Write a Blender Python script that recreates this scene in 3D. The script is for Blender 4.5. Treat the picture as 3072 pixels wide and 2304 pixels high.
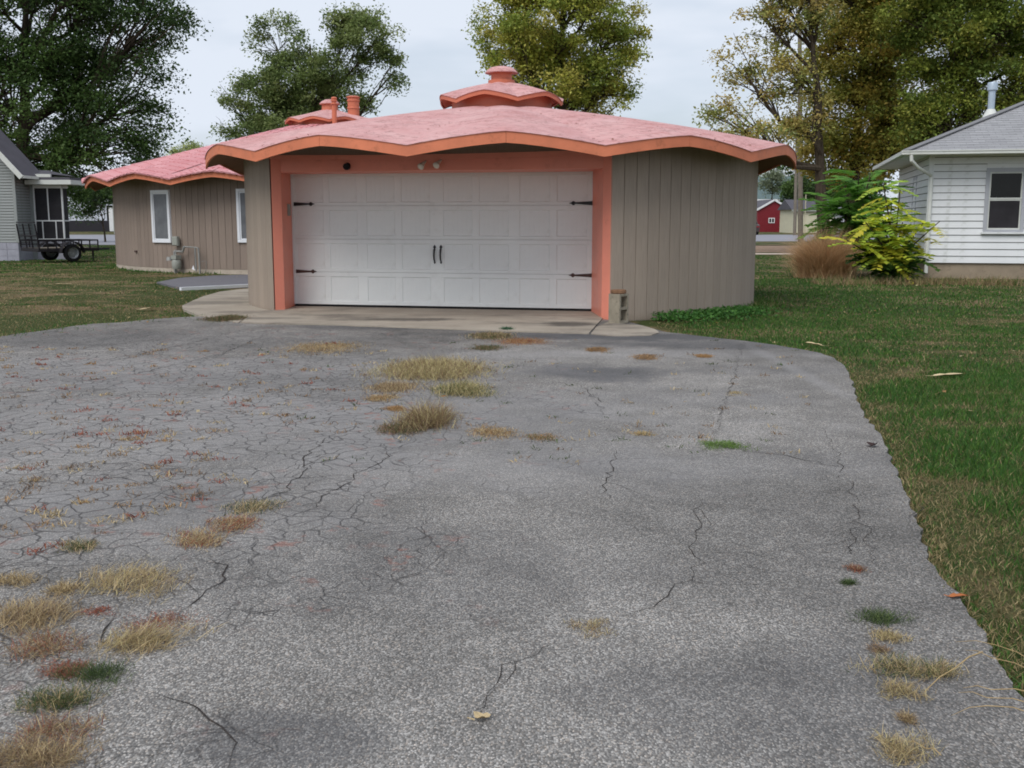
import bpy, bmesh, math, random
import numpy as np
from mathutils import Vector, Matrix, Euler
R = math.radians
random.seed(7); rng = np.random.default_rng(7)
scene = bpy.context.scene
for o in list(bpy.data.objects): bpy.data.objects.remove(o)
COL = scene.collection

# ------------------------------------------------------------------ camera, sky, sun, exposure
CAM_H, PITCH, FPX = 1.415, R(8.82), 3174.7          # focal length in pixels of the 3072 px photograph
cam_d = bpy.data.cameras.new('camera'); cam = bpy.data.objects.new('camera', cam_d); COL.objects.link(cam)
cam_d.sensor_width = 36; cam_d.lens = FPX / 3072 * 36; cam_d.clip_end = 3000; cam_d.clip_start = 0.05
cam.location = (0, 0, CAM_H); cam.rotation_euler = (R(90) - PITCH, 0, 0)
scene.camera = cam
scene.render.resolution_x, scene.render.resolution_y = 1024, 768
SUN_EL, SUN_AZ = R(51), R(-148)                      # azimuth clockwise from +Y: behind the camera, to the left
world = bpy.data.worlds.new('World'); scene.world = world; world.use_nodes = True
wn = world.node_tree; wn.nodes.clear()
def wnode(t, **k):
    n = wn.nodes.new(t)
    for a, b in k.items(): setattr(n, a, b)
    return n
sky = wnode('ShaderNodeTexSky', sky_type='NISHITA', sun_disc=False, sun_elevation=SUN_EL, sun_rotation=SUN_AZ)
sky.air_density = 1.0; sky.dust_density = 2.0; sky.ozone_density = 1.0
b1 = wnode('ShaderNodeBackground'); b1.inputs[1].default_value = 0.085
b2 = wnode('ShaderNodeBackground'); b2.inputs[0].default_value = (0.76, 0.825, 0.93, 1); b2.inputs[1].default_value = 0.74
tc = wnode('ShaderNodeTexCoord'); mp = wnode('ShaderNodeMapping'); mp.inputs['Scale'].default_value = (1.3, 1.3, 4.5)
nz = wnode('ShaderNodeTexNoise'); nz.inputs['Scale'].default_value = 1.7; nz.inputs['Detail'].default_value = 5; nz.inputs['Roughness'].default_value = .5
rp = wnode('ShaderNodeValToRGB'); rp.color_ramp.elements[0].position = .30; rp.color_ramp.elements[1].position = .56
rp.color_ramp.elements[0].color = (.12, .12, .12, 1); rp.color_ramp.elements[1].color = (1, 1, 1, 1)
mx = wnode('ShaderNodeMixShader'); wo = wnode('ShaderNodeOutputWorld')
L = wn.links.new
L(sky.outputs[0], b1.inputs[0]); L(tc.outputs['Generated'], mp.inputs[0]); L(mp.outputs[0], nz.inputs['Vector'])
L(nz.outputs['Fac'], rp.inputs[0]); L(rp.outputs[0], mx.inputs[0]); L(b1.outputs[0], mx.inputs[1]); L(b2.outputs[0], mx.inputs[2]); L(mx.outputs[0], wo.inputs[0])
sun_d = bpy.data.lights.new('sun', 'SUN'); sun_d.energy = 1.5; sun_d.angle = R(40); sun_d.color = (1, .975, .94)
sun = bpy.data.objects.new('sun', sun_d); COL.objects.link(sun)
sdir = Vector((math.sin(SUN_AZ) * math.cos(SUN_EL), math.cos(SUN_AZ) * math.cos(SUN_EL), math.sin(SUN_EL)))
sun.rotation_euler = (-sdir).to_track_quat('-Z', 'Y').to_euler(); sun.location = sdir * 60
vs = scene.view_settings; vs.view_transform = 'Standard'; vs.look = 'None'; vs.exposure = 0.45; vs.gamma = 1; vs.use_curve_mapping = False
scene.render.engine = 'CYCLES'
scene.cycles.max_bounces = 5; scene.cycles.diffuse_bounces = 3; scene.cycles.glossy_bounces = 2; scene.cycles.transmission_bounces = 3; scene.cycles.transparent_max_bounces = 4; scene.cycles.filter_width = 1.8; scene.cycles.use_adaptive_sampling = True; scene.cycles.adaptive_threshold = .022; scene.cycles.caustics_reflective = False; scene.cycles.caustics_refractive = False

# ------------------------------------------------------------------ helpers: photograph pixel -> point of the place
def ray(x, y):
    u, v = (x - 1536) / FPX, (1152 - y) / FPX
    return Vector((u, math.cos(PITCH) + v * math.sin(PITCH), -math.sin(PITCH) + v * math.cos(PITCH)))
def G(x, y, z=0.0):                                  # on the horizontal plane at height z
    d = ray(x, y); t = (z - CAM_H) / d.z
    return Vector((d.x * t, d.y * t, z))
def P(x, y, Y):                                      # at distance Y in front of the camera
    d = ray(x, y); t = Y / d.y
    return Vector((d.x * t, Y, CAM_H + d.z * t))
def S(*a): return [v * 3072 / 2212 for v in a]       # readings taken on a 2212 px wide copy

# ------------------------------------------------------------------ helpers: materials
MATS = {}
def lin(r, g, b):
    f = lambda c: (c / 255 / 12.92) if c <= 10 else ((c / 255 + .055) / 1.055) ** 2.4
    return (f(r), f(g), f(b), 1)
class NT:
    def __init__(s, name):
        s.m = bpy.data.materials.new(name); s.m.use_nodes = True; s.t = s.m.node_tree
        s.b = s.t.nodes['Principled BSDF']; s.o = s.t.nodes['Material Output']; s.co = None
        MATS[name] = s.m; s.dim = '3D'
    def n(s, t, **k):
        n = s.t.nodes.new(t)
        for a, b in k.items(): setattr(n, a, b)
        return n
    def l(s, a, b): s.t.links.new(a, b)
    def coord(s, kind='Object', scale=(1, 1, 1), loc=(0, 0, 0), rot=(0, 0, 0)):
        c = s.n('ShaderNodeTexCoord'); m = s.n('ShaderNodeMapping')
        m.inputs['Scale'].default_value = scale; m.inputs['Location'].default_value = loc; m.inputs['Rotation'].default_value = rot
        s.l(c.outputs[kind], m.inputs[0]); return m.outputs[0]
    def world(s, scale=(1, 1, 1), loc=(0, 0, 0), rot=(0, 0, 0)):
        c = s.n('ShaderNodeNewGeometry'); m = s.n('ShaderNodeMapping')
        m.inputs['Scale'].default_value = scale; m.inputs['Location'].default_value = loc; m.inputs['Rotation'].default_value = rot
        s.l(c.outputs['Position'], m.inputs[0]); return m.outputs[0]
    def noise(s, v, scale, detail=3, rough=.55, dist=0):
        n = s.n('ShaderNodeTexNoise', noise_dimensions=s.dim); n.inputs['Scale'].default_value = scale; n.inputs['Detail'].default_value = detail
        n.inputs['Roughness'].default_value = rough; n.inputs['Distortion'].default_value = dist
        s.l(v, n.inputs['Vector']); return n.outputs['Fac']
    def vor(s, v, scale, feature='F1', out='Distance', rnd=1):
        n = s.n('ShaderNodeTexVoronoi', feature=feature, voronoi_dimensions=s.dim); n.inputs['Scale'].default_value = scale; n.inputs['Randomness'].default_value = rnd
        s.l(v, n.inputs['Vector']); return n.outputs[out]
    def ramp(s, f, stops):
        n = s.n('ShaderNodeValToRGB'); e = n.color_ramp.elements
        while len(e) < len(stops): e.new(.5)
        for i, (p, c) in enumerate(stops):
            e[i].position = p; e[i].color = c if isinstance(c, tuple) else (c, c, c, 1)
        s.l(f, n.inputs[0]); return n.outputs[0]
    def mix(s, f, a, b, mode='MIX'):
        n = s.n('ShaderNodeMix', data_type='RGBA', blend_type=mode); n.clamp_factor = True
        for v, i in ((f, n.inputs[0]), (a, n.inputs[6]), (b, n.inputs[7])):
            if isinstance(v, (int, float)): i.default_value = v
            elif isinstance(v, tuple): i.default_value = v
            else: s.l(v, i)
        return n.outputs[2]
    def math(s, op, a, b=0.0, clamp=False):
        n = s.n('ShaderNodeMath', operation=op); n.use_clamp = clamp
        for v, i in ((a, n.inputs[0]), (b, n.inputs[1])):
            if isinstance(v, (int, float)): i.default_value = v
            else: s.l(v, i)
        return n.outputs[0]
    def bump(s, h, strength=.3, dist=.01, prev=None):
        n = s.n('ShaderNodeBump'); n.inputs['Strength'].default_value = strength; n.inputs['Distance'].default_value = dist
        s.l(h, n.inputs['Height'])
        if prev is not None: s.l(prev, n.inputs['Normal'])
        return n.outputs[0]
    def fin(s, col=None, rough=.8, bump=None, spec=.3, metal=0):
        if col is not None:
            if isinstance(col, tuple): s.b.inputs['Base Color'].default_value = col
            else: s.l(col, s.b.inputs['Base Color'])
        if isinstance(rough, (int, float)): s.b.inputs['Roughness'].default_value = rough
        else: s.l(rough, s.b.inputs['Roughness'])
        s.b.inputs['Specular IOR Level'].default_value = spec; s.b.inputs['Metallic'].default_value = metal
        if bump is not None: s.l(bump, s.b.inputs['Normal'])
        return s.m
def paint(name, c, rough=.6, var=.12, dirt=None, scale=2.2, spec=.3, bumps=.08, metal=0, fine=60):
    t = NT(name); v = t.coord()
    a = t.noise(v, scale, 5, .6); f = t.noise(v, fine, 2)
    lo = tuple(x * (1 - var) for x in c[:3]) + (1,); hi = tuple(min(1, x * (1 + var)) for x in c[:3]) + (1,)
    col = t.ramp(a, [(.3, lo), (.7, hi)])
    if dirt:
        d = t.ramp(t.noise(v, scale * 2.7, 6, .7), [(.56, 0.), (.72, 1.)]); col = t.mix(t.math('MULTIPLY', d, dirt[1]), col, dirt[0])
    return t.fin(col, t.ramp(a, [(.2, max(0, rough - .08)), (.8, min(1, rough + .08))]), t.bump(f, bumps, .01), spec, metal)

# colours of the things themselves
SALMON = lin(212, 126, 92)
paint('salmon_paint', SALMON, .6, .14, (lin(128, 78, 52), .45), 2.2, .3)
paint('salmon_trim', lin(230, 142, 120), .45, .06, (lin(170, 90, 70), .3), 2.0, .4)
paint('cupola_paint', lin(198, 114, 86), .45, .08, None, 3, .35)
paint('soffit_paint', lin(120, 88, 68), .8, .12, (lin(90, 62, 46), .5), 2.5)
def siding_mat(name, c):
    t = NT(name); v = t.coord(scale=(1, 1, .07)); w = t.world()
    g = t.noise(v, 90, 4, .65); g2 = t.noise(w, .9, 4, .6); g3 = t.noise(t.world(scale=(1, 1, .12)), 5, 4, .7)
    col = t.mix(t.ramp(g, [(.35, 0.), (.7, 1.)]), tuple(x * .86 for x in c[:3]) + (1,), tuple(x * 1.1 for x in c[:3]) + (1,))
    col = t.mix(t.math('MULTIPLY', t.ramp(g2, [(.4, 0.), (.75, 1.)]), .35), col, tuple(x * .78 for x in c[:3]) + (1,))
    col = t.mix(t.math('MULTIPLY', t.ramp(g3, [(.5, 0.), (.8, 1.)]), .3), col, tuple(x * a for x, a in zip(c[:3], (1.15, 1.13, 1.08))) + (1,))
    oi_ = t.n('ShaderNodeObjectInfo'); col = t.mix(1, col, t.ramp(oi_.outputs['Random'], [(0, .93), (1, 1.05)]), 'MULTIPLY')
    spz = t.n('ShaderNodeSeparateXYZ'); t.l(t.world(), spz.inputs[0]); mud = t.math('SUBTRACT', t.math('ADD', t.math('MULTIPLY', spz.outputs[2], -3.2), .55), t.math('MULTIPLY', t.noise(t.world(), 6, 5, .7), .6), True)
    col = t.mix(t.math('MULTIPLY', mud, .8), col, lin(120, 106, 88))
    return t.fin(col, .82, t.bump(g, .45, .008), .2)
siding_mat('taupe_siding', lin(162, 148, 134)); siding_mat('taupe_siding_house', lin(146, 131, 120))
paint('groove_dark', lin(84, 76, 67), .9, .1)  # backing seen between boards; on clapboard walls its dark colour paints shadow lines
paint('foundation_concrete', lin(172, 160, 146), .9, .15, (lin(110, 98, 84), .7), 4, .15, .4)
# painted roof skin of the garage: faded pink, pale mottling, thin curling flakes that run along the courses
t = NT('pink_roof'); v = t.coord()
a = t.noise(v, 1.3, 6, .65); pink = t.ramp(a, [(.28, lin(196, 142, 138)), (.5, lin(205, 158, 155)), (.72, lin(212, 172, 168))])
pink = t.mix(t.math('MULTIPLY', t.ramp(t.noise(v, 9, 5, .7), [(.42, 0.), (.7, 1.)]), .35), pink, lin(204, 140, 138))
fl = t.noise(t.coord(scale=(.5, 1.9, 3)), 4.2, 7, .68, .8); fm = t.noise(v, .9, 4, .6)
fe = t.ramp(fl, [(.485, 0.), (.505, 1.), (.525, 0.)])
fk = t.math('MULTIPLY', t.math('MULTIPLY', fe, t.ramp(fm, [(.32, 0.), (.46, 1.)])), t.ramp(t.noise(v, 6, 3), [(.40, 0.), (.50, 1.)]))
fk2 = t.math('MULTIPLY', t.ramp(fl, [(.57, 0.), (.61, 1.)]), t.ramp(fm, [(.42, 0.), (.58, 1.)]))
pink = t.mix(t.math('MULTIPLY', fk, .9), pink, lin(120, 68, 60)); pink = t.mix(t.math('MULTIPLY', fk2, .7), pink, lin(160, 90, 82))
t.fin(pink, .7, t.bump(t.math('ADD', fl, t.math('MULTIPLY', fk, -.6)), .35, .02), .3)
t = NT('pink_tile'); oi = t.n('ShaderNodeObjectInfo'); v = t.world()
pk = t.mix(oi.outputs['Random'], lin(200, 136, 138), lin(214, 158, 160)); pk = t.mix(t.math('MULTIPLY', t.ramp(t.noise(v, 2.2, 5, .6), [(.4, 0.), (.7, 1.)]), .5), pk, lin(198, 122, 124))
t.fin(pk, .6, t.bump(t.noise(v, 40, 3), .15, .01), .35)
# overhead door steel
t = NT('door_white'); v = t.coord(); w = t.coord(scale=(1, 1, .06))
col = t.ramp(t.noise(v, 1.3, 4), [(.3, lin(226, 229, 228)), (.7, lin(236, 239, 237))])
col = t.mix(t.math('MULTIPLY', t.ramp(t.noise(v, 3.5, 6, .7), [(.55, 0.), (.75, 1.)]), .22), col, lin(172, 168, 160))
t.fin(col, .42, t.bump(t.noise(w, 120, 3), .12, .004), .4)
paint('white_trim', lin(226, 226, 226), .45, .05, (lin(170, 168, 160), .3))
paint('white_vinyl', lin(232, 234, 238), .35, .03)
paint('black_iron', lin(36, 34, 35), .5, .15, None, 8, .4)
paint('rusty_iron', lin(78, 60, 56), .7, .3, (lin(110, 70, 55), .6), 12)
paint('black_rubber', lin(28, 28, 30), .8, .1)
paint('grey_box', lin(150, 152, 144), .5, .06, (lin(110, 104, 94), .3), 6)
paint('galvanized_pipe', lin(150, 150, 146), .45, .12, (lin(112, 90, 74), .4), 10, .5, .1, .4)
paint('brown_cap', lin(128, 98, 76), .9, .25, (lin(70, 50, 38), .6), 14, .1, .5)
paint('block_concrete', lin(150, 142, 126), .95, .15, (lin(88, 80, 68), .7), 7, .1, .6, 0, 120)
paint('lamp_white', lin(225, 218, 205), .35, .05)
# glass seen from outside: dark rooms behind
def glass(name, c, rough=.06):
    t = NT(name); v = t.coord()
    t.fin(t.ramp(t.noise(v, 2.5, 3), [(.3, tuple(x * .6 for x in c[:3]) + (1,)), (.7, c)]), rough, None, .3)
glass('dark_glass', lin(22, 24, 24), .12); glass('blind_glass', lin(120, 122, 126), .2); glass('screen_mesh', lin(52, 50, 54), .8)
# asphalt with exposed aggregate, alligator cracking on the left, dark sealed and pale worn areas
t = NT('asphalt'); t.dim = '2D'; v = t.world()
cell = t.n('ShaderNodeTexVoronoi', feature='F1', voronoi_dimensions='2D'); cell.inputs['Scale'].default_value = 185; t.l(t.world(scale=(1, .62, 1)), cell.inputs['Vector'])
sep = t.n('ShaderNodeSeparateColor'); t.l(cell.outputs['Color'], sep.inputs[0])
st = t.ramp(sep.outputs[0], [(0, .07), (.35, .16), (.62, .26), (.85, .38), (1, .56)])
stain = t.mix(t.ramp(sep.outputs[1], [(.6, 0.), (.95, 1.)]), (1, .985, .985, 1), (1.05, .93, .84, 1)); st = t.mix(1, st, stain, 'MULTIPLY'); st = t.mix(1, st, (.98, .945, .875, 1), 'MULTIPLY')
binder = t.ramp(cell.outputs['Distance'], [(.45, 1.), (.75, .3)]); st = t.mix(1, st, binder, 'MULTIPLY')
st = t.mix(.36, st, (.197, .189, .180, 1))
big = t.noise(t.world(rot=(0, 0, .3)), .32, 4, .62, .4); st = t.mix(1, st, t.ramp(big, [(.28, .62), (.5, .98), (.72, 1.3)]), 'MULTIPLY')
mid = t.noise(v, 2.1, 5, .65); st = t.mix(1, st, t.ramp(mid, [(.25, .76), (.75, 1.2)]), 'MULTIPLY')
BN = t.math('MULTIPLY', t.math('SUBTRACT', t.noise(v, 1.6, 5, .65), .5), 1.3)
def blob(x, y, rx, ry, soft=.5, rot=0):              # an irregular stain in world metres
    c = t.world(loc=(-x, -y, 0)); m = t.n('ShaderNodeMapping'); m.inputs['Rotation'].default_value = (0, 0, rot); m.inputs['Scale'].default_value = (1 / rx, 1 / ry, 0)
    t.l(c, m.inputs[0]); ln = t.n('ShaderNodeVectorMath', operation='LENGTH'); t.l(m.outputs[0], ln.inputs[0])
    d = t.math('ADD', ln.outputs['Value'], BN)
    return t.ramp(d, [(1 - soft, 1.), (1 + soft * .6, 0.)])
def at2(x, y): q = G(*S(x, y)); return q.x, q.y
for (px, py, rx, ry, k, rot) in ((1290, 805, .85, .65, .72, 0), (1480, 728, 3.0, .5, .8, 0), (1600, 745, 2.2, .5, .6, 0), (1200, 722, 2.5, .3, .4, 0), (820, 706, 1.6, .5, .5, .1), (1500, 860, 1.0, .7, .25, 0),
                                 (640, 1600, .35, .22, .45, 0), (1580, 1000, 1.8, .5, .25, 0), (350, 735, 3.5, 1.2, .25, .15), (1750, 1500, .8, .5, .3, 0), (900, 1230, 1.2, .7, .22, .4), (1650, 800, 1.1, .5, .3, .2)):
    x, y = at2(px, py); st = t.mix(t.math('MULTIPLY', blob(x, y, rx, ry, .5, rot), k), st, (.075, .075, .08, 1))
for (px, py, rx, ry, k, rot) in ((300, 800, 5, 1.4, .4, .1), (250, 920, 4.5, 2.2, .42, .1), (150, 1120, 1.8, .8, .35, .1), (1350, 765, 2.6, .5, .35, 0), (1000, 880, 2.5, 1.3, .25, 0), (950, 1010, 2.2, .8, .25, 0), (1720, 800, .12, 2.2, .35, .25)):
    x, y = at2(px, py); st = t.mix(t.math('MULTIPLY', blob(x, y, rx, ry, .6, rot), k), st, (.29, .28, .276, 1))
# alligator cracks
lx, ly = at2(150, 1000)
gm = blob(lx - 1.6, ly + 2.2, 4.9, 7.8, .32, -.28)
wv = t.n('ShaderNodeVectorMath', operation='ADD'); nn = t.n('ShaderNodeTexNoise', noise_dimensions='2D'); nn.inputs['Scale'].default_value = 3; t.l(v, nn.inputs['Vector'])
sc = t.n('ShaderNodeVectorMath', operation='SCALE'); t.l(nn.outputs['Color'], sc.inputs[0]); sc.inputs['Scale'].default_value = .28; t.l(v, wv.inputs[0]); t.l(sc.outputs[0], wv.inputs[1])
fm = t.n('ShaderNodeMapping'); fm.inputs['Scale'].default_value = (1, 1, 0); t.l(wv.outputs[0], fm.inputs[0])
e1 = t.vor(fm.outputs[0], 7.6, 'DISTANCE_TO_EDGE'); e2 = t.vor(fm.outputs[0], 2.1, 'DISTANCE_TO_EDGE')
brk = t.ramp(t.noise(v, 3, 4), [(.28, .15), (.46, 1.)])
k1 = t.math('MULTIPLY', t.math('MULTIPLY', t.ramp(e1, [(.0, 1.), (.055, 0.)]), gm), brk)
k2 = t.math('MULTIPLY', t.math('MULTIPLY', t.ramp(e2, [(.0, 1.), (.014, 0.)]), gm), brk)
kk = t.math('MAXIMUM', k1, k2)
st = t.mix(t.math('MULTIPLY', kk, .85), st, (.036, .033, .032, 1))
# reddish dried spurge lying along the cracks
rd = t.math('MULTIPLY', t.math('MULTIPLY', t.ramp(t.noise(v, 5.5, 5, .7), [(.60, 0.), (.68, 1.)]), gm), t.ramp(t.noise(v, .7, 3), [(.45, 0.), (.6, 1.)]))
st = t.mix(t.math('MULTIPLY', rd, .55), st, lin(150, 92, 74))
hgt = t.math('SUBTRACT', t.math('MULTIPLY', cell.outputs['Distance'], -.35), t.math('MULTIPLY', kk, 1.6))
t.fin(st, .88, t.bump(hgt, .55, .006), .25)
t = NT('concrete'); v = t.world()
c1 = t.ramp(t.noise(v, .9, 5, .6), [(.3, lin(146, 137, 124)), (.7, lin(172, 162, 148))])
c1 = t.mix(t.math('MULTIPLY', t.ramp(t.noise(t.world(scale=(.7, 1.6, 1)), .75, 5, .65), [(.5, 0.), (.66, 1.)]), .7), c1, lin(92, 86, 80))
c1 = t.mix(t.math('MULTIPLY', t.ramp(t.noise(v, 9, 6, .7), [(.5, 0.), (.8, 1.)]), .4), c1, lin(186, 176, 160))
BN = t.math('MULTIPLY', t.math('SUBTRACT', t.noise(v, 2.2, 5, .7), .5), 1.5)
for (px, py, rx, ry, k) in ((880, 693, 1.1, .3, .8), (1240, 703, .55, .4, .8), (560, 690, .8, .25, .5), (460, 655, .9, .5, .45), (1360, 702, .7, .25, .5)):
    x, y = at2(px, py); c1 = t.mix(t.math('MULTIPLY', blob(x, y, rx, ry, .6), k), c1, lin(74, 70, 66))
t.fin(c1, .9, t.bump(t.noise(v, 70, 4), .35, .006), .2)
paint('crack_dark', lin(62, 58, 56), 1, .3, (lin(92, 78, 66), .5), 30, .05)
paint('road_asphalt', lin(140, 140, 146), .9, .1, None, .4, .2)
paint('path_concrete', lin(196, 180, 166), .9, .1, None, 1)
paint('dark_strip', lin(104, 102, 106), .85, .15, (lin(140, 134, 128), .5), 3)
t = NT('leaf_litter'); v = t.world()
t.fin(t.ramp(t.noise(v, 9, 6, .75), [(.3, lin(92, 72, 58)), (.5, lin(150, 126, 106)), (.7, lin(186, 164, 146))]), .95, t.bump(t.noise(v, 30, 4), .6, .03), .1)
# lawn soil and thatch under the blades
t = NT('lawn'); t.dim = '2D'; v = t.world()
m1 = t.noise(v, .55, 5, .6); m2 = t.noise(v, 26, 6, .75)
gcol = t.ramp(m2, [(.3, lin(40, 50, 26)), (.5, lin(64, 76, 40)), (.72, lin(96, 94, 58))])
tcol = t.ramp(m2, [(.3, lin(66, 56, 40)), (.5, lin(118, 101, 76)), (.7, lin(158, 138, 106))])
t.fin(t.mix(t.ramp(m1, [(.48, 0.), (.62, 1.)]), gcol, tcol), .95, t.bump(m2, .7, .03), .1)
def leafmat(name, trans=.35, rough=.55):             # colour comes from the per-leaf colour of each leaf
    t = NT(name); a = t.n('ShaderNodeAttribute'); a.attribute_name = 'col'
    d = t.n('ShaderNodeBsdfTranslucent'); mxs = t.n('ShaderNodeMixShader'); mxs.inputs[0].default_value = trans
    t.fin(a.outputs['Color'], rough, None, .25); t.l(a.outputs['Color'], d.inputs[0])
    t.l(t.b.outputs[0], mxs.inputs[1]); t.l(d.outputs[0], mxs.inputs[2]); t.l(mxs.outputs[0], t.o.inputs[0]); return t.m
leafmat('leaf', .45); leafmat('blade', .25, .6)
t = NT('bark'); v = t.coord(scale=(1, 1, .25)); n = t.noise(v, 9, 6, .7)
t.fin(t.ramp(n, [(.3, lin(44, 38, 32)), (.7, lin(92, 82, 70))]), .95, t.bump(n, .8, .03), .1)
paint('pole_wood', lin(120, 112, 100), .9, .2, (lin(80, 72, 62), .5), 5)
paint('red_steel', lin(122, 36, 44), .55, .1)
paint('cream_steel', lin(204, 198, 172), .6, .06); paint('white_steel', lin(206, 210, 220), .55, .05); paint('dark_steel', lin(42, 40, 46), .6, .1)
paint('grey_roof', lin(120, 122, 126), .85, .12); paint('teal_roof', lin(92, 108, 108), .8, .12); paint('dark_roof', lin(84, 82, 88), .85, .15)
paint('clap_white', lin(222, 224, 225), .55, .05, (lin(160, 164, 150), .35), 1.5)
paint('clap_grey', lin(146, 150, 148), .6, .06, (lin(118, 122, 116), .3), 1.5)
paint('gutter_white', lin(206, 208, 202), .45, .06, (lin(150, 150, 140), .4), 3)
paint('window_grey', lin(172, 174, 180), .5, .05); paint('vent_metal', lin(176, 190, 202), .4, .08, None, 4, .5, .05, .3)
paint('found_tan', lin(150, 136, 118), .9, .15, (lin(104, 92, 78), .6), 3)
paint('found_grey', lin(158, 158, 168), .9, .12, (lin(116, 108, 108), .6), 4)
paint('trailer_black', lin(38, 36, 40), .6, .2, (lin(70, 52, 44), .5), 8)
paint('tyre', lin(30, 30, 32), .9, .1); paint('rim_grey', lin(150, 156, 162), .4, .08, None, 6, .5, .05, .5)
paint('car_dark', lin(70, 60, 58), .3, .05, None, 1, .5)
t = NT('shingle_grey'); v = t.coord(); br = t.n('ShaderNodeTexBrick'); br.inputs['Scale'].default_value = 1
br.inputs['Color1'].default_value = lin(142, 142, 144); br.inputs['Color2'].default_value = lin(162, 162, 164); br.inputs['Mortar'].default_value = lin(112, 112, 114)
br.inputs['Mortar Size'].default_value = .006; br.inputs['Brick Width'].default_value = .3; br.inputs['Row Height'].default_value = .14
uvn = t.n('ShaderNodeUVMap'); t.l(uvn.outputs[0], br.inputs['Vector'])
t.fin(t.mix(.35, br.outputs['Color'], t.ramp(t.noise(v, 60, 3), [(.3, lin(126, 126, 128)), (.7, lin(174, 174, 176))])), .95, t.bump(t.noise(v, 90, 3), .4, .01), .1)

# ------------------------------------------------------------------ helpers: meshes and objects
class MB:
    def __init__(s): s.v = []; s.f = []; s.uv = None
    def add(s, vs, fs):
        k = len(s.v); s.v += [tuple(p) for p in vs]; s.f += [tuple(i + k for i in f) for f in fs]; return s
    def box(s, x0, x1, y0, y1, z0, z1):
        return s.add([(x0, y0, z0), (x1, y0, z0), (x1, y1, z0), (x0, y1, z0), (x0, y0, z1), (x1, y0, z1), (x1, y1, z1), (x0, y1, z1)],
                     [(0, 3, 2, 1), (4, 5, 6, 7), (0, 1, 5, 4), (1, 2, 6, 5), (2, 3, 7, 6), (3, 0, 4, 7)])
    def cbox(s, x0, x1, y0, y1, z0, z1, c=.004):       # box with chamfered front (-y) edges
        return s.add([(x0, y1, z0), (x1, y1, z0), (x1, y1, z1), (x0, y1, z1), (x0, y0 + c, z0), (x1, y0 + c, z0), (x1, y0 + c, z1), (x0, y0 + c, z1),
                      (x0 + c, y0, z0 + c), (x1 - c, y0, z0 + c), (x1 - c, y0, z1 - c), (x0 + c, y0, z1 - c)],
                     [(0, 3, 2, 1), (0, 1, 5, 4), (1, 2, 6, 5), (2, 3, 7, 6), (3, 0, 4, 7), (4, 5, 9, 8), (5, 6, 10, 9), (6, 7, 11, 10), (7, 4, 8, 11), (8, 9, 10, 11)])
    def beam(s, a, b, w, h=None, up=(0, 0, 1)):
        a, b = Vector(a), Vector(b); h = h or w; d = (b - a).normalized(); u = Vector(up)
        if abs(d.dot(u)) > .98: u = Vector((0, 1, 0))
        r = d.cross(u).normalized() * w / 2; u = r.cross(d).normalized() * h / 2
        c = [a - r - u, a + r - u, a + r + u, a - r + u, b - r - u, b + r - u, b + r + u, b - r + u]
        return s.add(c, [(0, 3, 2, 1), (4, 5, 6, 7), (0, 1, 5, 4), (1, 2, 6, 5), (2, 3, 7, 6), (3, 0, 4, 7)])
    def tube(s, pts, rad, n=8, cap=True):
        pts = [Vector(p) for p in pts]; rad = rad if hasattr(rad, '__len__') else [rad] * len(pts); k = len(s.v); ref = None
        for i, p in enumerate(pts):
            d = (pts[min(i + 1, len(pts) - 1)] - pts[max(i - 1, 0)]).normalized()
            if ref is None: ref = d.orthogonal().normalized()
            ref = (ref - d * ref.dot(d)); ref = ref.normalized() if ref.length > 1e-6 else d.orthogonal().normalized(); q = d.cross(ref)
            for j in range(n):
                a = 2 * math.pi * j / n; s.v.append(tuple(p + (ref * math.cos(a) + q * math.sin(a)) * rad[i]))
        for i in range(len(pts) - 1):
            for j in range(n):
                s.f.append((k + i * n + j, k + i * n + (j + 1) % n, k + (i + 1) * n + (j + 1) % n, k + (i + 1) * n + j))
        if cap: s.f.append(tuple(k + j for j in range(n))[::-1]); s.f.append(tuple(k + (len(pts) - 1) * n + j for j in range(n)))
        return s
    def lathe(s, prof, n=32, c=(0, 0, 0), cap=True):
        k = len(s.v)
        for r, z in prof:
            for j in range(n):
                a = 2 * math.pi * j / n; s.v.append((c[0] + r * math.cos(a), c[1] + r * math.sin(a), c[2] + z))
        for i in range(len(prof) - 1):
            for j in range(n): s.f.append((k + i * n + j, k + i * n + (j + 1) % n, k + (i + 1) * n + (j + 1) % n, k + (i + 1) * n + j))
        if cap: s.f.append(tuple(k + j for j in range(n))[::-1]); s.f.append(tuple(k + (len(prof) - 1) * n + j for j in range(n)))
        return s
    def prism(s, poly, z0, z1, ztop=None):
        n = len(poly); k = len(s.v)
        s.v += [(p[0], p[1], z0) for p in poly] + [(p[0], p[1], (ztop(p) if ztop else z1)) for p in poly]
        s.f.append(tuple(k + i for i in range(n))[::-1]); s.f.append(tuple(k + n + i for i in range(n)))
        for i in range(n): s.f.append((k + i, k + (i + 1) % n, k + n + (i + 1) % n, k + n + i))
        return s
    def mesh(s, name, mat, smooth=False):
        m = bpy.data.meshes.new(name); m.from_pydata(s.v, [], s.f)
        m.materials.append(MATS[mat])
        bm = bmesh.new(); bm.from_mesh(m); bmesh.ops.recalc_face_normals(bm, faces=bm.faces); bm.to_mesh(m); bm.free()
        if smooth:
            for p in m.polygons: p.use_smooth = True
            try: m.set_sharp_from_angle(angle=R(35))
            except Exception: pass
        return m
    def build(s, name, mat, parent=None, smooth=False, loc=None):
        return link(name, s.mesh(name, mat, smooth), parent, loc)
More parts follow.
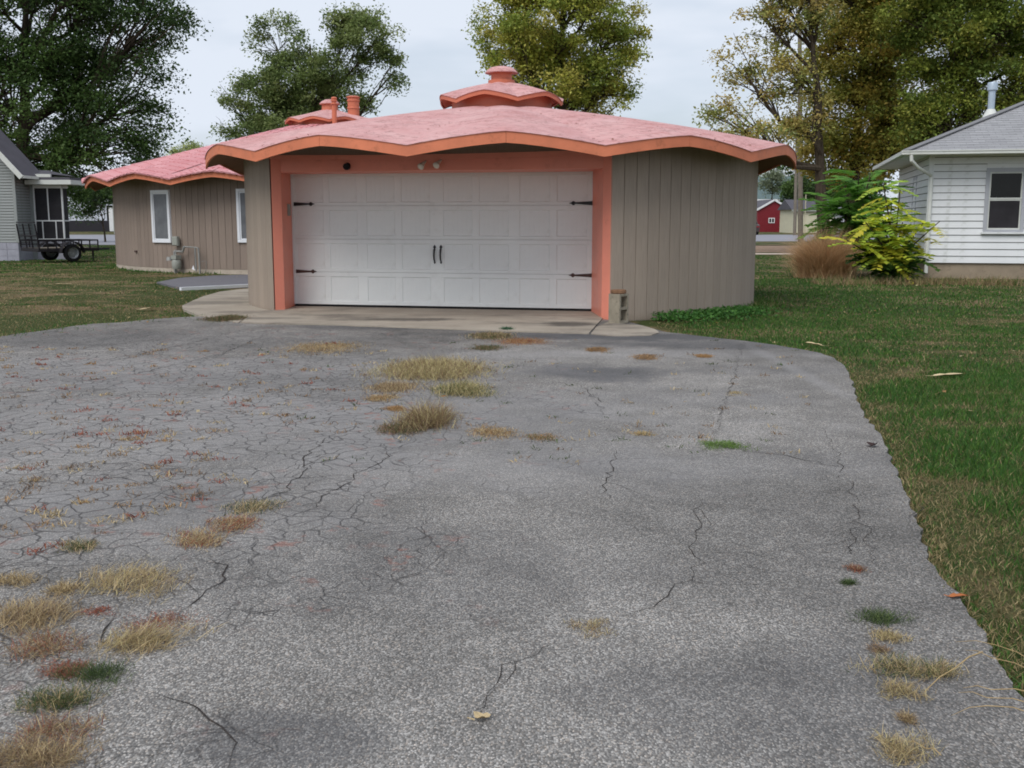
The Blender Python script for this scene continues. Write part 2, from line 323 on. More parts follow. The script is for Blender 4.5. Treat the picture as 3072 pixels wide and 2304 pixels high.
def link(name, me, parent=None, loc=None, rotz=0):
    o = bpy.data.objects.new(name, me); COL.objects.link(o); o.parent = parent
    if loc is not None: o.location = loc
    if rotz: o.rotation_euler = (0, 0, rotz)
    return o
def tag(o, label, cat, group=None):
    o['label'] = label; o['category'] = cat
    if group: o['group'] = group
    return o
def thing(name, label, cat, loc=(0, 0, 0), rotz=0, group=None):
    o = bpy.data.objects.new(name, None); COL.objects.link(o); o.empty_display_size = .2
    o.location = loc; o.rotation_euler = (0, 0, rotz); return tag(o, label, cat, group)
def structure(o): o['kind'] = 'structure'; return o
def ribbon_mesh(name, verts, faces, cols, mat):       # big meshes with a colour for each face corner's vertex
    m = bpy.data.meshes.new(name); nv, nf, k = len(verts), len(faces), faces.shape[1]
    m.vertices.add(nv); m.vertices.foreach_set('co', verts.astype(np.float32).ravel())
    m.loops.add(nf * k); m.loops.foreach_set('vertex_index', faces.astype(np.int32).ravel())
    m.polygons.add(nf); m.polygons.foreach_set('loop_start', np.arange(0, nf * k, k, dtype=np.int32)); m.polygons.foreach_set('loop_total', np.full(nf, k, dtype=np.int32))
    a = m.color_attributes.new('col', 'FLOAT_COLOR', 'POINT')
    c4 = np.ones((nv, 4), np.float32); c4[:, :3] = cols; a.data.foreach_set('color', c4.ravel())
    m.materials.append(MATS[mat]); m.update(); return m
def C3(*l): return np.array([lin(*c)[:3] for c in l])

# ------------------------------------------------------------------ the setting: ground, driveway, concrete, street
def sheet(name, pts, z, mat, thick=0):
    mb = MB()
    if thick: mb.prism([(p[0], p[1]) for p in pts], z - thick, z)
    else: mb.add([(p[0], p[1], z) for p in pts], [tuple(range(len(pts)))])
    return structure(mb.build(name, mat))
mb = MB(); xs = [-600, -120, -60, -30, -15, 0, 15, 30, 60, 120, 600]; ys = [-60, -10, 0, 10, 20, 30, 45, 70, 110, 160, 900]
for y in ys:
    for x in xs: mb.v.append((x, y, -.03))
for j in range(len(ys) - 1):
    for i in range(len(xs) - 1): a = j * len(xs) + i; mb.f.append((a, a + 1, a + len(xs) + 1, a + len(xs)))
structure(mb.build('ground', 'lawn'))
def z4(x, y): return G(2048 + x / 2.16, 900 + y / 2.16)
def z7(x, y): return G(2048 + x / 2.16, 1536 + y / 2.16)
def z2b(x, y): return G(x / 2.16, 900 + y / 2.16)
right_edge = [z4(*p) for p in ((-120, 205), (100, 232), (330, 255), (600, 290), (760, 318), (890, 340), (1000, 380), (1070, 460), (1100, 540), (1130, 640), (1165, 740), (1225, 800), (1285, 870), (1330, 980), (1365, 1080), (1415, 1180), (1445, 1260), (1475, 1340), (1520, 1440), (1545, 1510), (1590, 1650))]
right_edge += [z7(*p) for p in ((1610, 350), (1690, 440), (1770, 530), (1885, 690), (1960, 800), (2000, 880), (2075, 1050), (2200, 1200), (2450, 1500))]
left_edge = [z2b(*p) for p in ((1290, 108), (1180, 112), (960, 126), (800, 146), (640, 152), (380, 187), (130, 217), (0, 232), (-300, 265))]
e0 = right_edge[-1]; jag = lambda p, a: Vector((p.x + random.uniform(-a, a), p.y + random.uniform(-a, a), 0))
def dense(pts, step, amp):
    out = []
    for a, b in zip(pts, pts[1:]):
        n = max(1, int((b - a).length / step))
        for i in range(n): q = a.lerp(b, i / n); k = min(1, q.y / 12 + .35); out.append(Vector((q.x + random.gauss(0, amp * k), q.y + random.gauss(0, amp * k), 0)))
    return out + [pts[-1]]
def smooth(p_):
    for _ in range(2): p_ = [p_[0]] + [q for a, b in zip(p_, p_[1:]) for q in (a.lerp(b, .25), a.lerp(b, .75))] + [p_[-1]]
    return p_
re_d = dense(smooth(right_edge), .16, .010); le_d = dense(left_edge, .3, .04)
far = [Vector((-3.9, 16.2, 0)), Vector((-3.7, 16.9, 0)), Vector((1.3, 16.4, 0))]
drive_poly = re_d + [Vector((e0.x + .6, .3, 0)), Vector((e0.x + 1.2, -9, 0)), Vector((-16, -9, 0)), Vector((-26, 12, 0))] + le_d[::-1] + far
driveway = sheet('driveway', drive_poly, 0, 'asphalt', .05)
# far street, verge of fallen leaves, path
sheet('road', [(-220, 62), (220, 62), (220, 104), (-220, 104)], -.018, 'road_asphalt')
sheet('verge', [(6, 47.5), (60, 47.5), (60, 61.9), (6, 61.9)], -.022, 'leaf_litter')
sheet('path', [(5, 44.5), (60, 44.5), (60, 46.3), (5, 46.3)], -.014, 'path_concrete')
g0, g1 = G(2350, 735), G(2520, 722)
sheet('grass_island', [(g0.x - 2.3, 60), (g0.x + 18, 60), (g0.x + 18, 73), (g0.x - 1.0, 71)], -.006, 'lawn')

# ------------------------------------------------------------------ scalloped round roofs
def arch(phi, n, ph0):                               # 0 on a ridge, 1 in a valley
    f = ((phi - ph0) * n / (2 * math.pi)) % 1.0; return 2 * min(f, 1 - f)
class Scallop:
    def __init__(s, n, re, prof, amp, ph0, fas, rin):
        s.n, s.re, s.amp, s.ph0, s.fas, s.rin = n, re, amp, ph0, fas, rin
        rr = [p[0] for p in prof]; zz = [p[1] for p in prof]; s.c = np.polyfit(rr, zz, len(prof) - 1)
    def z(s, r, phi):
        return float(np.polyval(s.c, r)) - s.amp * (r / s.re) ** 1.25 * arch(phi, s.n, s.ph0) ** 1.3
    def pt(s, r, phi, dz=0): return (r * math.sin(phi), -r * math.cos(phi), s.z(r, phi) + dz)
    def roof(s, rows=12, per=12):
        mb = MB(); m = s.n * per
        radii = [s.re + .012 - (s.re - s.rin) * (i / rows) for i in range(rows + 1)]
        for r in radii:
            for j in range(m): mb.v.append(s.pt(r, 2 * math.pi * j / m + s.ph0))
        for i in range(rows):
            for j in range(m): mb.f.append((i * m + j, i * m + (j + 1) % m, (i + 1) * m + (j + 1) % m, (i + 1) * m + j))
        k = len(mb.v)                                 # turned-down drip edge
        for j in range(m): p = mb.v[j]; mb.v.append((p[0], p[1], p[2] - .007))
        for j in range(m): mb.f.append((j, (j + 1) % m, k + (j + 1) % m, k + j))
        return mb
    def soffit(s, r_in, per=12):
        mb = MB(); m = s.n * per
        for r in (s.re - .03, (s.re + r_in) / 2, r_in):
            for j in range(m): mb.v.append(s.pt(r, 2 * math.pi * j / m + s.ph0, -s.fas + .015))
        for i in range(2):
            for j in range(m): mb.f.append((i * m + j, i * m + (j + 1) % m, (i + 1) * m + (j + 1) % m, (i + 1) * m + j))
        return mb
    def fascia(s, k, per=12, gap=.002, t=.03):        # one board from ridge seam to ridge seam, jogged at the valley
        mb = MB(); a0 = s.ph0 + 2 * math.pi * k / s.n; a1 = a0 + 2 * math.pi / s.n; g = gap / s.re
        for j in range(per + 1):
            a = a0 + g + (a1 - a0 - 2 * g) * j / per; z = s.z(s.re, a)
            for r, zz in ((s.re, z - .004), (s.re - t, z - .004), (s.re - t, z - s.fas), (s.re, z - s.fas)): mb.v.append((r * math.sin(a), -r * math.cos(a), zz))
        for j in range(per):
            b = j * 4
            for q in range(4): mb.f.append((b + q, b + (q + 1) % 4, b + 4 + (q + 1) % 4, b + 4 + q))
        mb.f.append((0, 1, 2, 3)); b = per * 4; mb.f.append((b + 3, b + 2, b + 1, b)); return mb

# ------------------------------------------------------------------ the round garage
GC = Vector((-.185, 19.27, 0))
garage = thing('round_garage', 'round taupe garage with scalloped pink roof and wide white overhead door', 'garage', GC)
RW = 4.47
gr = Scallop(12, 5.085, ((5.085, 2.57), (3.4, 2.92), (.88, 3.33)), .17, .021, .155, .80)
roof = gr.roof(14, 14).build('roof', 'pink_roof', garage)
for k in range(12): gr.fascia(k).build('fascia_board', 'salmon_paint', roof)
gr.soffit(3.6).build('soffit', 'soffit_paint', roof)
def rel(p): return Vector((p[0] - GC.x, p[1] - GC.y, 0))
DL, DR = Vector((-3.55, 17.26, 0)), Vector((1.222, 16.24, 0))
FIL, FOL = P(855, 924, 16.60), P(826, 924, 16.51)
FIR, FOR_ = P(1804, 960, 15.24), P(1831, 960, 15.09)
def w2(p): q = rel(p); return (q.x, q.y)
phL = math.atan2(w2(FOL)[0], -w2(FOL)[1]); phR = math.atan2(w2(FOR_)[0], -w2(FOR_)[1])
# wall: backing drum, siding boards, foundation
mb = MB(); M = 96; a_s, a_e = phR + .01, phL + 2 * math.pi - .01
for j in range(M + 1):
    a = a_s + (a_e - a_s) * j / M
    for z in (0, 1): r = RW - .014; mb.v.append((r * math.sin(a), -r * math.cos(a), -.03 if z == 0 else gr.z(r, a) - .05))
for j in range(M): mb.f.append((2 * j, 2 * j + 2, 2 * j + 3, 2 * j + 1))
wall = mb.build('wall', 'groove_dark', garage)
def board_mesh(name, w, h, t, mat, rr):               # board standing on its foot, outer face at -y
    mb = MB(); c = .003; sag = w * w / (8 * rr)
    prof = [(-w / 2, t), (-w / 2, sag + c), (-w / 2 + c, sag), (0, 0), (w / 2 - c, sag), (w / 2, sag + c), (w / 2, t)]
    n = len(prof)
    for z in (0, h):
        for x, y in prof: mb.v.append((x, y, z))
    for i in range(n): mb.f.append((i, (i + 1) % n, n + (i + 1) % n, n + i))
    mb.f.append(tuple(range(n))[::-1]); mb.f.append(tuple(range(n, 2 * n))); return mb.mesh(name, mat)
NB = 138; bw = 2 * math.pi * RW / NB; bm_ = board_mesh('siding_board', bw - .007, 1.0, .013, 'taupe_siding', RW)
a = phR + .5 * bw / RW - .002
while a < a_e - .4 * bw / RW:
    r = RW; h = gr.z(r, a) - gr.fas + .06 - (-.019)
    o = link('siding_board', bm_, wall, (r * math.sin(a), -r * math.cos(a), -.019 - random.uniform(0, .004)), a); o.scale = (1, 1, h)
    a += bw / RW
mb = MB()
for j in range(M + 1):
    a = a_s + (a_e - a_s) * j / M
    for r, z in ((RW - .012, -.06), (RW - .012, -.02)): mb.v.append(((r + .006) * math.sin(a), -(r + .006) * math.cos(a), z - (.06 if z < -.03 else 0)))
for j in range(M): mb.f.append((2 * j, 2 * j + 2, 2 * j + 3, 2 * j + 1))
mb.build('foundation', 'foundation_concrete', garage)
# portal: jambs, lintel, infill above
SILL = .06
bk = (DR - DL).normalized(); nb = Vector((-bk.y, bk.x, 0))       # nb points away from the camera, into the garage
portal = None
mb = MB().prism([w2(DL + nb * .06 + bk * .004), w2(DL + bk * .004), w2(FIL), w2(FOL), w2(FOL + nb * .5)], 0, 2.375); jl = mb.build('door_jamb', 'salmon_trim', garage)
mb = MB().prism([w2(DR + nb * .06 - bk * .004), w2(DR - bk * .004), w2(FIR), w2(FOR_), w2(FOR_ + nb * .7)], -.03, 2.375); jr = mb.build('door_jamb', 'salmon_trim', garage)
fdir = (FIR - FIL); fdir.z = 0; fdir.normalize(); fn = Vector((fdir.y, -fdir.x, 0))      # toward the camera
lint = MB().prism([w2(FIL - fn * .003), w2(FIR - fn * .003), w2(DR + nb * .05), w2(DL + nb * .05)], 2.135, 2.372).build('lintel', 'salmon_trim', garage)
mb = MB(); n = 24                                                # bowed cap strip along the top of the lintel
for i in range(n + 1):
    f = i / n; q = FOL.lerp(FOR_, f); zt = 2.392 - .03 * math.sin(math.pi * f); zb = 2.335 - .045 * math.sin(math.pi * f)
    for off, zz in ((.0, zb), (.02, zb), (.02, zt), (.0, zt)): p_ = q + fn * off; x, y = w2(p_); mb.v.append((x, y, zz))
for i in range(n):
    for q in range(4): mb.f.append((4 * i + q, 4 * i + (q + 1) % 4, 4 * i + 4 + (q + 1) % 4, 4 * i + 4 + q))
mb.f.append((0, 1, 2, 3)); mb.f.append((4 * n + 3, 4 * n + 2, 4 * n + 1, 4 * n)); mb.build('lintel_cap', 'salmon_trim', lint)
mb = MB(); n = 30
for i in range(n + 1):
    q = (FOL + nb * .12).lerp(FOR_ + nb * .12, i / n); x, y = w2(q); a = math.atan2(x, -y); rr = math.hypot(x, y)
    mb.v += [(x, y, 2.36), (x, y, gr.z(rr, a) - .06)]
for i in range(n): mb.f.append((2 * i, 2 * i + 2, 2 * i + 3, 2 * i + 1))
mb.build('gable_infill', 'taupe_siding', garage)
# overhead door, in a frame of its own: x along the door, -y towards the camera
DW = (DR - DL).length; dang = math.atan2(bk.y, bk.x)
door = bpy.data.objects.new('garage_door', None); COL.objects.link(door); door.parent = garage
door.location = (*w2(DL), SILL); door.rotation_euler = (0, 0, dang)
DH = 2.10; SH = DH / 4
def door_x(px, py=760):                                # where a photograph column meets the door plane
    d = ray(px, py); den = d.x * nb.x + d.y * nb.y; tt = (DL.x * nb.x + DL.y * nb.y) / den
    return (Vector((d.x * tt, d.y * tt, 0)) - DL).dot(bk)
left_px = [S(v)[0] for v in (641.5, 712.8, 792.8, 867.8, 957.8, 1034.8, 1121.8, 1201.8)]
cols = []
for i, q in enumerate(left_px):
    x0 = door_x(q); cols.append((x0, x0 + .475))
mt, mbm = .072, .052
def panel_mesh(w, h):                                  # stamped recess: sloped border and grooved boards
    mb = MB(); c, d = .012, .008; g = .005; n = 6
    mb.add([(0, 0, 0), (w, 0, 0), (w, 0, h), (0, 0, h), (c, d, c), (w - c, d, c), (w - c, d, h - c), (c, d, h - c)], [(0, 1, 5, 4), (1, 2, 6, 5), (2, 3, 7, 6), (3, 0, 4, 7)])
    bw_ = (w - 2 * c) / n
    for i in range(n):
        x0, x1 = c + i * bw_, c + (i + 1) * bw_; e = g / 2
        pr = [(x0, d + .002), (x0 + e, d), (x1 - e, d), (x1, d + .002)]; k = len(mb.v)
        for z in (c, h - c):
            for x, y in pr: mb.v.append((x, y, z))
        for j in range(3): mb.f.append((k + j, k + j + 1, k + 4 + j + 1, k + 4 + j))
    return mb.mesh('panel', 'door_white')
pm = panel_mesh(.475, SH - mt - mbm)
for s_ in range(4):
    z0 = s_ * SH; mb = MB(); e = .0018
    mb.cbox(0.0, DW, 0, .045, z0 + SH - mt, z0 + SH - e, .003); mb.cbox(0.0, DW, 0, .045, z0 + e, z0 + mbm, .003)
    xs_ = [0.0] + [v for c in cols for v in c] + [DW]
    for i in range(0, len(xs_), 2): mb.box(xs_[i], xs_[i + 1], 0.0, .04, z0 + mbm, z0 + SH - mt)
    mb.build('section', 'door_white', door)
    for (x0, x1) in cols: link('panel', pm, door, (x0, 0, z0 + mbm))
MB().box(.01, DW - .01, .008, .05, -.034, .003).build('bottom_seal', 'black_rubber', door)
MB().box(0, DW, .046, .06, 0, DH).build('backing', 'door_white', door)
MB().box(-.004, .03, -.02, .02, 0, DH).build('stop_strip', 'white_trim', door)
def strap(x, z, sgn, mat):
    mb = MB(); pts = []; Ls = .36
    out = [(0, -.03), (.25, -.013), (.265, -.014), (.275, -.03), (.30, -.032), (.318, -.014), (Ls, 0)]
    poly = out + [(a, -b) for a, b in out[::-1][1:]]
    n = len(poly)
    mb.v = [(x + sgn * a, -.003, z + b) for a, b in poly] + [(x + sgn * a, -.011, z + b * .9) for a, b in poly]
    mb.f = [tuple(range(n)), tuple(range(n, 2 * n))[::-1]] + [(i, (i + 1) % n, n + (i + 1) % n, n + i) for i in range(n)]
    return mb.build('strap_hinge', mat, door)
strap(.045, 3 * SH + .03, 1, 'black_iron'); strap(.05, SH + .005, 1, 'rusty_iron'); strap(DW - .005, 3 * SH + .03, -1, 'black_iron'); strap(DW - .005, SH - .01, -1, 'rusty_iron')
for px in (1304, 1323):
    x = door_x(px); z = 2 * SH - .24
    pts = [(x, -.012, z + .10), (x, -.035, z + .075), (x, -.05, z), (x, -.035, z - .075), (x, -.012, z - .10)]
    mb = MB().tube(pts, [.012, .016, .014, .012, .010], 8)
    for zz, sg in ((z + .105, 1), (z - .105, -1)):
        poly = [(-.012, 0), (-.026, .012), (-.018, .03), (0, .055), (.018, .03), (.026, .012), (.012, 0), (.01, -.03), (-.01, -.03)]; k = len(mb.v); n = len(poly); q = 1 if sg > 0 else .7
        mb.v += [(x + a * q, -.002, zz + sg * b * q) for a, b in poly] + [(x + a * q * .8, -.012, zz + sg * b * q * .9) for a, b in poly]
        mb.f += [tuple(range(k, k + n)), tuple(range(k + n, k + 2 * n))] + [(k + i, k + (i + 1) % n, k + n + (i + 1) % n, k + n + i) for i in range(n)]
    mb.build('pull_handle', 'black_iron', door, True)
# keypad, sensor and floodlights fixed to the portal
q = FIL.lerp(DL, .62); x, y = w2(q); MB().box(x - .005, x + .035, y - .05, y + .05, 1.48, 1.66).build('keypad', 'grey_box', jl)
def lint_pt(px): d = ray(px, 510); den = d.x * fn.x + d.y * fn.y; tt = (FIL.x * fn.x + FIL.y * fn.y) / den; return Vector((d.x * tt, d.y * tt, 0))
q = lint_pt(1043) + fn * .0; x, y = w2(q)
MB().tube([(x, y + .01, 2.215), (x + fn.x * .06, y + fn.y * .06, 2.205)], [.055, .05], 14).build('motion_sensor', 'black_rubber', lint)
for px, dz in ((1268, 0), (1314, .015)):
    q = lint_pt(px); x, y = w2(q); mb = MB()
    mb.tube([(x + .05, y, 2.27 + dz), (x + .03, y + fn.y * .05, 2.25 + dz), (x, y + fn.y * .08, 2.215 + dz), (x - .02, y + fn.y * .12, 2.185 + dz)], [.015, .02, .035, .052], 12)
    mb.tube([(x - .02, y + fn.y * .12, 2.185 + dz), (x - .028, y + fn.y * .135, 2.172 + dz)], [.052, .03], 12); mb.build('floodlight', 'lamp_white', lint, True)
# cupola
def cupola(parent, rw, sc, z0, neck, cap_mat='pink_roof'):
    cw = MB().lathe([(rw, z0 - .12), (rw, sc.z(rw, sc.ph0 + math.pi / sc.n) - .015)], 40).build('cupola', 'cupola_paint', parent, True)
    sc.roof(6, 12).build('cupola_roof', cap_mat, cw, False)
    for k in range(sc.n): sc.fascia(k, 12, .0, .02).build('fascia_board', 'cupola_paint', cw)
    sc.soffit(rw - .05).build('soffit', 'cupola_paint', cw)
    MB().lathe(neck, 28).build('ventilator', 'cupola_paint', cw, True); return cw
cs = Scallop(6, 1.085, ((1.085, 3.575), (.65, 3.70), (.2, 3.80)), .115, R(-15), .08, .18)
cw = cupola(garage, .88, cs, 3.3, [(.235, 3.74), (.235, 3.84), (.185, 3.845), (.185, 3.96), (.26, 3.965), (.29, 3.965)])
MB().lathe([(.29, 3.962), (.292, 3.975), (.25, 4.02), (.19, 4.06), (.11, 4.078), (.0, 4.085)], 28).build('ventilator_cap', 'pink_roof', cw, True)

# ------------------------------------------------------------------ the round house behind
HC = Vector((-5.86, 35.0, 0)); HW = 6.7
house = thing('round_house', 'larger round taupe house behind the garage with pink scalloped tile roof', 'house', HC)
hs = Scallop(18, 7.47, ((7.47, 2.66), (3.95, 3.62), (1.2, 4.36)), .19, R(5.5), .155, 1.1)     # ridges 4 degrees left of the line to the camera
hroof = hs.roof(16, 10).build('roof', 'pink_roof', house)
for k in range(18): hs.fascia(k).build('fascia_board', 'salmon_paint', hroof)
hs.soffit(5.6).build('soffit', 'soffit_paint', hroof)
tilew, expo = .33, .30
def tile_mesh(w, l):                                   # two barrel lobes, thin at the head, proud and rounded at the butt
    mb = MB(); n = 9
    for (y, k) in ((-.03, 1.0), (l * .5, .75), (l, .25)):
        for i in range(n):
            f = i / (n - 1); h = abs(math.sin(2 * math.pi * f)); mb.v.append(((f - .5) * w * .99, y - (.02 * h if k == 1.0 else 0), .008 + k * (.012 + .022 * h)))
    for i in range(n): f = i / (n - 1); h = abs(math.sin(2 * math.pi * f)); mb.v.append(((f - .5) * w * .99, -.03 - .02 * h, -.004))
    for r_ in range(2):
        for i in range(n - 1): mb.f.append((r_ * n + i, r_ * n + i + 1, (r_ + 1) * n + i + 1, (r_ + 1) * n + i))
    for i in range(n - 1): mb.f.append((3 * n + i, 3 * n + i + 1, i + 1, i))
    return mb.mesh('roof_tile', 'pink_tile')
tm = tile_mesh(tilew, expo * 1.35); spots = []
r = 7.50; row = 0
while r > 1.5:
    n = max(8, int(2 * math.pi * r / tilew))
    for j in range(n):
        a = 2 * math.pi * (j + .5 * (row % 2)) / n
        aa = (a + math.pi) % (2 * math.pi) - math.pi
        if -2.2 < aa < 1.7: spots.append((r, aa))
    r -= expo; row += 1
def tile_matrix(r, a):
    p0 = Vector(hs.pt(r, a)); p1 = Vector(hs.pt(r - .25, a)); da = .12 / r; pl, pr = Vector(hs.pt(r - .05, a - da)), Vector(hs.pt(r - .05, a + da))
    y = (p1 - p0).normalized(); x = (pr - pl); x = (x - y * x.dot(y)).normalized(); z = x.cross(y)
    return Matrix(((x.x, y.x, z.x, p0.x), (x.y, y.y, z.y, p0.y), (x.z, y.z, z.z, p0.z), (0, 0, 0, 1)))
def score(s_): p_ = HC + Vector(hs.pt(*s_)); b = math.degrees(math.atan2(p_.x, p_.y)); return p_.length + (0 if -22.5 < b < -13.2 else 40)
spots.sort(key=score); rest = MB()
for i, (r, a) in enumerate(spots):
    Mx = tile_matrix(r, a)
    if i < 300: o = link('roof_tile', tm, hroof); o.matrix_local = Mx
    else: rest.add([Mx @ v.co for v in tm.vertices], [tuple(p_.vertices) for p_ in tm.polygons])
rt = rest.build('roof_tiles', 'pink_tile', hroof); rt['kind'] = 'stuff'
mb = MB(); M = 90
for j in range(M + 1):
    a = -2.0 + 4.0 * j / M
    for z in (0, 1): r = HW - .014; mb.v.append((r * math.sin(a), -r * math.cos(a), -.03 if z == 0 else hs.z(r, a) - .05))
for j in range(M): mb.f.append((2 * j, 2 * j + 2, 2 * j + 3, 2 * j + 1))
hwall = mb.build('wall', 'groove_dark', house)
NBh = 206; bwh = 2 * math.pi * HW / NBh; bmh = board_mesh('siding_board', bwh - .008, 1.0, .013, 'taupe_siding_house', HW)
HZ = .10
def house_phi(px, py, rr=HW):                          # where a photograph column meets the round wall
    d = ray(px, py); dx, dy = d.x, d.y; a_ = dx * dx + dy * dy; b_ = -2 * (dx * HC.x + dy * HC.y); c_ = HC.x ** 2 + HC.y ** 2 - rr * rr
    disc = max(0, b_ * b_ - 4 * a_ * c_); tt = (-b_ - math.sqrt(disc)) / (2 * a_); x, y = dx * tt - HC.x, dy * tt - HC.y
    return math.atan2(x, -y), CAM_H + d.z * tt, tt * dy
wins = []
for (x0, x1, y0, y1) in ((459, 512, 570, 728), (713, 765, 566, 728)):
    p0, _, _ = house_phi(x0, 640); p1, _, _ = house_phi(x1, 640); _, zt, _ = house_phi((x0 + x1) / 2, y0); _, zb, _ = house_phi((x0 + x1) / 2, y1); wins.append((p0, p1, zb, zt))
a = -1.75; db = bwh / HW
while a < .9:
    h = hs.z(HW, a) - hs.fas + .06 - HZ
    o = link('siding_board', bmh, hwall, (HW * math.sin(a), -HW * math.cos(a), HZ - random.uniform(0, .004)), a); o.scale = (1, 1, h); a += db
mb = MB()
for j in range(M + 1):
    a = -2.0 + 4.0 * j / M
    for z in (-.08, HZ - .004): r = HW - .006 + (.03 if z < 0 else 0); mb.v.append((r * math.sin(a), -r * math.cos(a), z))
for j in range(M): mb.f.append((2 * j, 2 * j + 2, 2 * j + 3, 2 * j + 1))
mb.build('foundation', 'foundation_concrete', house)
for (p0, p1, zb, zt) in wins:
    pc = (p0 + p1) / 2; w = 2 * HW * math.sin((p1 - p0) / 2) + .02; h = zt - zb; fw = .075
    we = bpy.data.objects.new('window', None); COL.objects.link(we); we.parent = house; we.location = ((HW + .0) * math.sin(pc), -HW * math.cos(pc), zb); we.rotation_euler = (0, 0, pc)
    fr = MB(); fr.cbox(-w / 2, -w / 2 + fw, -.05, .06, fw, h - fw, .006); fr.cbox(w / 2 - fw, w / 2, -.05, .06, fw, h - fw, .006); fr.cbox(-w / 2, w / 2, -.05, .06, 0, fw, .006); fr.cbox(-w / 2, w / 2, -.05, .06, h - fw, h, .006)
    fr.build('frame', 'white_vinyl', we)
    sb = MB(); a0, a1, b0, b1 = -w / 2 + fw, w / 2 - fw, fw, h - fw; s_ = .035
    sb.box(a0 + .004, a0 + s_, -.03, .03, b0 + s_, b1 - s_); sb.box(a1 - s_, a1 - .004, -.03, .03, b0 + s_, b1 - s_); sb.box(a0 + .004, a1 - .004, -.03, .03, b0 + .004, b0 + s_); sb.box(a0 + .004, a1 - .004, -.03, .03, b1 - s_, b1 - .004)
    sb.build('sash', 'white_vinyl', we)
    MB().box(a0 + s_, a1 - s_, -.018, -.010, b0 + s_, b1 - s_).build('pane', 'blind_glass', we)
hc = Scallop(9, 1.43, ((1.43, 4.60), (.8, 4.75), (.2, 4.92)), .10, R(-12), .09, .2)
hcw = cupola(house, 1.22, hc, 4.36, [(.27, 4.86), (.25, 5.06), (.30, 5.07), (.33, 5.08)])
MB().lathe([(.33, 5.08), (.33, 5.10), (.26, 5.17), (.14, 5.23), (0, 5.24)], 24).build('ventilator_cap', 'pink_roof', hcw, True)
def flue(px, ybot, ytop, Yd, r, collars, name):
    b = P(px, ybot, Yd); tp = P(px, ytop, Yd); h = tp.z - b.z; loc = b - HC
    mb = MB().lathe([(r, -.4), (r, h - .02)], 18)
    fl = mb.build(name, 'cupola_paint', house, True, loc)
    for f, k in collars: MB().lathe([(r * 1.02, f * h - .015), (r * k, f * h - .012), (r * k * .98, f * h + .02), (r * 1.02, f * h + .035)], 18).build('collar', 'cupola_paint', fl, True)
    MB().lathe([(r * 1.1, h - .03), (r * 1.22, h - .02), (r * 1.22, h), (r * .8, h + .03), (0, h + .035)], 18).build('flue_cap', 'cupola_paint', fl, True)
flue(1003, 341, 294, 33.4, .075, ((.62, 1.5), (.82, 1.35)), 'vent_pipe')
flue(1061, 350, 291, 34.8, .185, ((.42, 1.12), (.80, 1.14)), 'flue_pipe')
# wall faucet and cable hook
for px, py, s_ in ((410, 754, .05), (745, 862, .03)):
    ph, z, _ = house_phi(px, py); MB().box(-s_, s_, -.05, 0, -s_ * .5, s_ * .5).build('hose_bib', 'rusty_iron', house, False, (HW * math.sin(ph), -HW * math.cos(ph), z)).rotation_euler = (0, 0, ph)

# ------------------------------------------------------------------ concrete by the garage
def z3(x, y, z=0): return G(1000 + x / 2.16, 900 + y / 2.16, z)
front = [z2b(1560, 150), z2b(1750, 158), z2b(2212, 166), z3(150, 172), z3(620, 187), z3(1100, 206), z3(1655, 222)]
poly = [(FOL.x - .05, FOL.y + .1), (FOL.x - .25, FOL.y - .35)] + [(p.x, p.y) for p in front] + [(FIR.x + .02, FIR.y + .0), (DR.x + .02, DR.y + .15), (DL.x, DL.y + .15)]
def apron_z(p): f = max(0, min(1, (Vector((p[0], p[1], 0)) - DL).dot(-nb) / 1.3)); return .028 - .012 * f
structure(MB().prism(poly, -.03, .03, apron_z).build('apron', 'concrete'))
pad = [z3(1668, 224), z3(1705, 180), z3(1775, 150), z3(1890, 158), z3(2010, 172), z3(2085, 195), z3(2112, 215), z3(2060, 232), z3(1900, 236), z3(1770, 234)]
structure(MB().prism([(p.x, p.y) for p in pad], -.03, .012).build('pad', 'concrete'))
walk = [z2b(1292, 106), z2b(1190, 62), z2b(1180, 40)] + [G(*p) for p in ((575, 905), (610, 890), (660, 876), (745, 866))] + [Vector((-4.2, 19.5, 0)), Vector((-3.75, 17.3, 0)), Vector((FOL.x - .2, FOL.y - .28, 0)), z2b(1545, 148)]
structure(MB().prism([(p.x, p.y) for p in walk], -.03, .010).build('walkway', 'concrete'))
strip = [G(470, 848), G(540, 835), G(640, 828), G(780, 824), G(780, 858), G(640, 864), G(545, 866)]
structure(MB().prism([(p.x, p.y) for p in strip], -.03, .014).build('paved_strip', 'dark_strip'))
a_, b_ = G(541, 867, .05), G(790, 855, .05)
ds = MB().beam(a_, b_, .075, .06); ds.beam(a_ + Vector((0, 0, .031)), b_ + Vector((0, 0, .031)), .03, .008)
tag(ds.build('downspout_length', 'white_vinyl'), 'length of white downspout lying on the ground beside the round house walkway', 'downspout')

